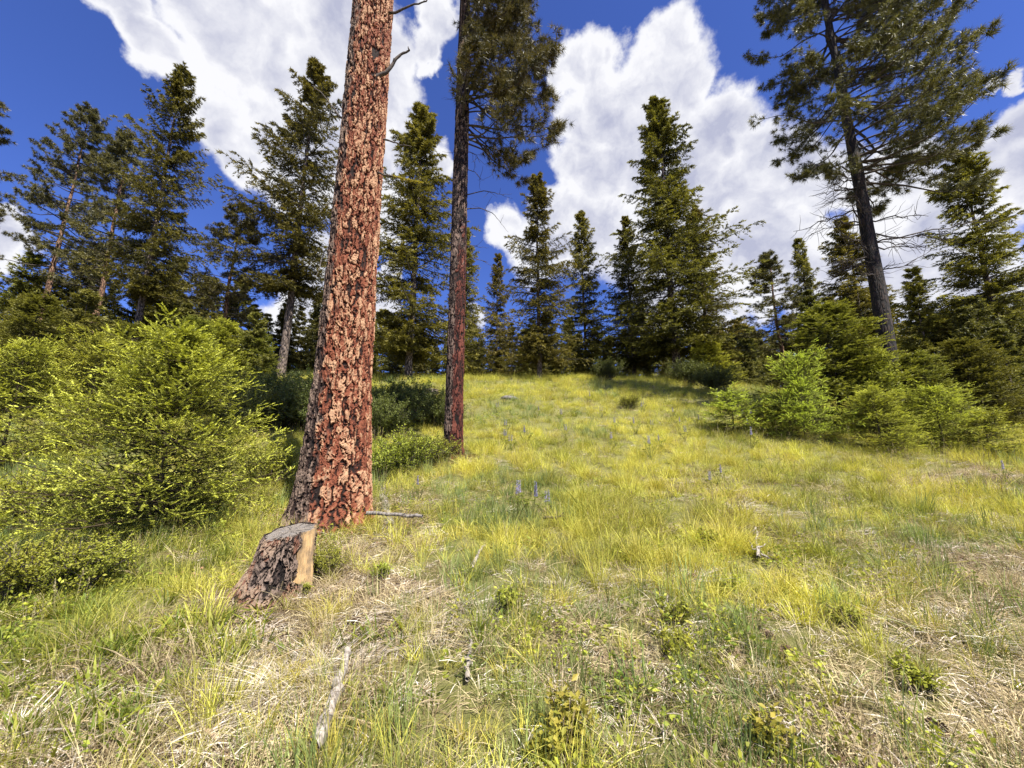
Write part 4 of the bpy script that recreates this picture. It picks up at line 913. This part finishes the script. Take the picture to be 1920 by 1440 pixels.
def scatter(name, label, sources, pts, rz, sc, idx, tint, tilt=.12):
    lib = bpy.data.collections.new(name + '_sources')
    for k, me in enumerate(sources):
        o = bpy.data.objects.new(f'{name}_{k:02d}', me); lib.objects.link(o)
    n = len(pts); me = bpy.data.meshes.new(name); me.vertices.add(n); me.vertices.foreach_set('co', np.asarray(pts, np.float32).ravel())
    r = np.random.default_rng(n); rot = np.stack([r.normal(size=n) * tilt, r.normal(size=n) * tilt, rz], -1)
    a = me.attributes.new('rot', 'FLOAT_VECTOR', 'POINT'); a.data.foreach_set('vector', rot.astype(np.float32).ravel())
    for nm, v in (('scl', sc), ('tint', tint)):
        a = me.attributes.new(nm, 'FLOAT', 'POINT'); a.data.foreach_set('value', np.asarray(v, np.float32))
    a = me.attributes.new('idx', 'INT', 'POINT'); a.data.foreach_set('value', np.asarray(idx, np.int32))
    for m in {m.name: m for s in sources for m in s.materials}.values(): me.materials.append(m)
    o = obj(name, me, kind='stuff', label=label, category='grass')
    ng = bpy.data.node_groups.new(name, 'GeometryNodeTree'); ng.interface.new_socket('Geometry', in_out='INPUT', socket_type='NodeSocketGeometry'); ng.interface.new_socket('Geometry', in_out='OUTPUT', socket_type='NodeSocketGeometry')
    gi = ng.nodes.new('NodeGroupInput'); go = ng.nodes.new('NodeGroupOutput'); ip = ng.nodes.new('GeometryNodeInstanceOnPoints'); ci = ng.nodes.new('GeometryNodeCollectionInfo')
    ci.inputs['Collection'].default_value = lib; ci.inputs['Separate Children'].default_value = True; ci.inputs['Reset Children'].default_value = True
    def na(nm, t):
        q = ng.nodes.new('GeometryNodeInputNamedAttribute'); q.data_type = t; q.inputs['Name'].default_value = nm; return q.outputs['Attribute']
    ng.links.new(gi.outputs[0], ip.inputs['Points']); ng.links.new(ci.outputs[0], ip.inputs['Instance']); ip.inputs['Pick Instance'].default_value = True
    ng.links.new(na('idx', 'INT'), ip.inputs['Instance Index']); ng.links.new(na('rot', 'FLOAT_VECTOR'), ip.inputs['Rotation']); ng.links.new(na('scl', 'FLOAT'), ip.inputs['Scale'])
    ng.links.new(ip.outputs[0], go.inputs[0])
    md = o.modifiers.new('scatter', 'NODES'); md.node_group = ng
    return o
def sample(n, y0, y1, wide=1.62, pw=1.0, side=2.0):
    y = y0 + (y1 - y0) * rng.random(n) ** pw; x = (rng.random(n) * 2 - 1) * (y * wide + side); return x, y
def area(y0, y1, wide=1.62, side=2.0): return (y1 - y0) * (2 * side + wide * (y0 + y1))
def clear(x, y):                          # keep tufts out of trunks and the stump
    k = np.hypot(x - hb[0], y - hb[1]) > .56
    k &= np.hypot(x - sb[0], y - sb[1]) > .28; k &= np.hypot(x - st[0], y - st[1]) > .36
    k &= ~((np.abs(x - st[0]) < .30) & (y < st[1]) & (y > st[1] - .60) & (rng.random(len(x)) < .75))
    return k
S_green = [blades(1, 46, .10, .16, .42, .0068, .22, .55, M_grass), blades(2, 60, .13, .14, .34, .0045, .30, .80, M_grass), blades(3, 36, .09, .22, .52, .0050, .18, .45, M_grass),
           blades(4, 26, .08, .14, .30, .0110, .35, .35, M_grass), blades(5, 24, .12, .25, .50, .0085, .12, .20, M_blue), blades(6, 34, .10, .12, .26, .0080, .35, .5, M_blue)]
S_dry = [blades(11, 50, .10, .10, .30, .0045, .45, .9, M_dry), blades(12, 40, .13, .12, .34, .0040, .30, .6, M_dry), litter(13, 70, .11, .04, .14, .0045, M_dry), litter(14, 60, .12, .04, .16, .0055, M_white),
         blades(15, 70, .07, .12, .24, .0050, .6, .9, M_white, flat=.55), litter(16, 55, .12, .05, .14, .006, M_dry)]
def stalks(seed, n, h, mat):
    r = np.random.default_rng(seed); b = np.stack([r.normal(size=n) * .07, r.normal(size=n) * .07, np.zeros(n)], -1); e = b + np.stack([r.normal(size=n) * .09, r.normal(size=n) * .09, h * r.uniform(.7, 1.1, n)], -1)
    V, F = tubes(np.stack([b, (b + e) / 2 + r.normal(size=(n, 3)) * .01, e], 1), np.full((n, 3), .0011), 3)
    m = 26; t = r.random((n, m)); p = e[:, None] - np.array([0, 0, 1.]) * (t * .075)[..., None]; d = r.normal(size=(n, m, 3)) * .45 + np.array([0, 0, 1.])
    lv, lf = leaves(p.reshape(-1, 3), d.reshape(-1, 3), .013, .004, r)
    V, F = merge([(V, F), (lv, lf)]); return mesh_np('stalk', V, F, [mat], attrs={'fresh': r.random(len(V))})
S_stalk = [stalks(71, 5, .55, M_dry), stalks(72, 4, .62, M_grass), stalks(73, 6, .45, M_dry)]
S_forb = [forb(21, 40, .14, .035, .022, M_forb), forb(22, 34, .22, .030, .018, M_forb), forb(23, 26, .10, .055, .020, M_forb)]
S_wide = [blades(31, 16, .07, .14, .30, .024, .40, .40, M_forb), blades(32, 12, .05, .10, .22, .028, .55, .45, M_forb)]
def far_scale(y): return 1 + .0
def zone(n, y0, y1, pw=1.0):
    x, y = sample(n, y0, y1, pw=pw); k = clear(x, y); return x[k], y[k]
def emit(name, label, srcs, x, y, idx, sc, tint, tilt=.12):
    scatter(name, label, srcs, np.stack([x, y, gz(x, y)], -1), rng.uniform(0, 6.28, len(x)), sc, idx, tint, tilt)
# green grass, all the way up the slope
xs, ys = [], []
for y0, y1, dn in ((1.2, 4, 95), (4, 8, 66), (8, 14, 40), (14, 22, 22), (22, 40, 9)):
    x, y = zone(int(area(y0, y1) * dn), y0, y1); k = (rng.random(len(x)) < .10 + .9 * lushness(x, y)) & (rng.random(len(x)) < .30 + .9 * sst(fbm(x * 2.6, y * 2.6, 91, 2), .25, .55)); xs.append(x[k]); ys.append(y[k])
x = np.concatenate(xs); y = np.concatenate(ys); n = len(x)
blueish = fbm(x * .4 + 50, y * .4, 71, 3) + .10 * (1 - sst(y, 3, 5)) + .18 * sst(x, 1.0, 5.0) * (1 - sst(y, 7, 11))
idx = np.where(rng.random(n) < sst(blueish, .48, .64) * .75, rng.integers(4, 6, n), rng.integers(0, 4, n))
clump = fbm(x * 1.9 + 4, y * 1.9, 95, 3)
sc = rng.uniform(.55, 1.1, n) * (.55 + 1.2 * clump) * (.66 + .24 * sst(y, 3, 6)) * (1 + .55 * sst(y, 12, 30))
emit('meadow_grass', 'yellow-green meadow grass covering the slope', S_green, x, y, idx, sc, np.clip(.5 + 1.5 * (fbm(x * .8, y * .8, 31, 4) - .47) + .5 * (clump - .44) + rng.normal(size=n) * .10 + .1 * sst(y, 6, 14), 0, 1))
xs, ys = [], []
for y0, y1, dn in ((1.2, 3, 150), (3, 5, 105), (5, 9, 60), (9, 16, 14), (16, 34, 3)):
    x, y = zone(int(area(y0, y1) * dn), y0, y1); k = rng.random(len(x)) < np.clip(1.12 - 1.0 * lushness(x, y), .12, 1); xs.append(x[k]); ys.append(y[k])
x = np.concatenate(xs); y = np.concatenate(ys); n = len(x)
idx = rng.choice(6, n, p=[.12, .10, .30, .22, .04, .22])
emit('dry_grass', 'straw-coloured dead grass and litter on the foreground slope', S_dry, x, y, idx, rng.uniform(.55, 1.1, n) * (1 + .6 * sst(y, 9, 20)), np.clip(.1 + .8 * fbm(x * .9, y * .9, 41, 3) + rng.normal(size=n) * .12, 0, 1))
xs, ys = [], []
for y0, y1, dn in ((1.6, 5, 7), (5, 12, 5), (12, 26, 2)):
    x, y = zone(int(area(y0, y1) * dn), y0, y1); xs.append(x); ys.append(y)
x = np.concatenate(xs); y = np.concatenate(ys); n = len(x)
emit('seed_stalks', 'thin grass stalks with seed heads standing above the meadow', S_stalk, x, y, rng.integers(0, 3, n), rng.uniform(.6, 1.05, n) * (.75 + .3 * sst(y, 4, 9)), rng.random(n))
# shed bark and needles under the two near pines
def flakes(seed, n, mat):
    r = np.random.default_rng(seed); p = np.stack([r.normal(size=n) * .09, r.normal(size=n) * .09, r.uniform(0, .03, n)], -1); d = r.normal(size=(n, 3)) * np.array([1, 1, .2])
    V, F = leaves(p, d, r.uniform(.02, .05, n), r.uniform(.015, .03, n), r, 2.5); return mesh_np('flakes', V, F, [mat], attrs={'fresh': r.random(n).repeat(4)})
M_flake = leaf_mat('shed_bark', (.05, .022, .014), (.36, .19, .11), trans=.0, inst=True)
a_ = rng.uniform(0, 6.28, 420); q_ = .5 + np.abs(rng.normal(size=420)) * .38; x = np.where(np.arange(420) < 290, hb[0] + np.cos(a_) * q_, sb[0] + np.cos(a_) * (q_ - .28) * .9); y = np.where(np.arange(420) < 290, hb[1] + np.sin(a_) * q_, sb[1] + np.sin(a_) * (q_ - .28) * .9)
emit('bark_litter', 'shed bark flakes and needles round the feet of the two near pines', [flakes(81, 40, M_flake), flakes(82, 30, M_flake), litter(83, 60, .10, .05, .15, .004, M_dry)], x, y, rng.integers(0, 3, 420), rng.uniform(.8, 1.4, 420), rng.random(420))
# combed-over pale tufts
TP = []
for px, py, s, m in ((520, 1270, .22, 26), (470, 1300, .2, 14), (590, 1250, .2, 14), (790, 1165, .25, 26), (840, 1140, .22, 12), (940, 870, .3, 12), (60, 1400, .2, 16), (1100, 1120, .3, 12), (1440, 960, .3, 14), (1600, 1080, .35, 14), (1290, 1080, .3, 8), (1820, 1200, .3, 10), (690, 1010, .3, 14), (870, 870, .25, 10), (1650, 850, .6, 20)):
    c_ = hit(px, py)
    for _ in range(m): TP.append([c_[0] + rng.normal() * s, c_[1] + rng.normal() * s * .6])
TP = np.array(TP); n = len(TP)
emit('thatch', 'bleached combed-over tufts of last year\'s grass', [S_dry[4], blades(17, 80, .08, .12, .22, .0045, .8, 1.0, M_white, flat=.7)], TP[:, 0], TP[:, 1], rng.integers(0, 2, n), rng.uniform(.7, 1.1, n), np.clip(.5 + rng.normal(size=n) * .15, 0, 1), .2)
# leafy ground cover
xs, ys = [], []
for y0, y1, dn in ((1.3, 5, 26), (5, 12, 10), (12, 30, 4)):
    x, y = zone(int(area(y0, y1) * dn), y0, y1); m = fbm(x * .7 + 7, y * .7, 61, 3) + .22 * sst(-x, 2.2, 4.5); k = rng.random(len(x)) < sst(m, .44, .66); xs.append(x[k]); ys.append(y[k])
x = np.concatenate(xs); y = np.concatenate(ys); n = len(x)
emit('ground_cover', 'small leafy herbs mixed through the grass', S_forb, x, y, rng.integers(0, 3, n), rng.uniform(.7, 1.3, n) * (1 + .6 * sst(y, 9, 20)), np.clip(.5 + rng.normal(size=n) * .2, 0, 1))
wx, wy = [], []
for px, py, s, m in ((300, 1240, .35, 34), (150, 1230, .4, 36), (90, 1330, .35, 34), (180, 1370, .25, 20), (350, 1180, .25, 14), (420, 1260, .2, 8), (30, 1200, .3, 20), (720, 1300, .15, 8), (690, 1200, .15, 8), (930, 1180, .25, 12), (240, 1330, .2, 10), (450, 1160, .2, 8)):
    c_ = hit(px, py)
    for _ in range(m): wx.append(c_[0] + rng.normal() * s); wy.append(c_[1] + rng.normal() * s * .7)
wx, wy = np.array(wx), np.array(wy); n = len(wx)
emit('broad_leaves', 'clumps of broad strap-shaped leaves at the lower left', S_wide, wx, wy, rng.integers(0, 2, n), rng.uniform(.45, .8, n), np.clip(.16 + rng.normal(size=n) * .15, 0, 1))
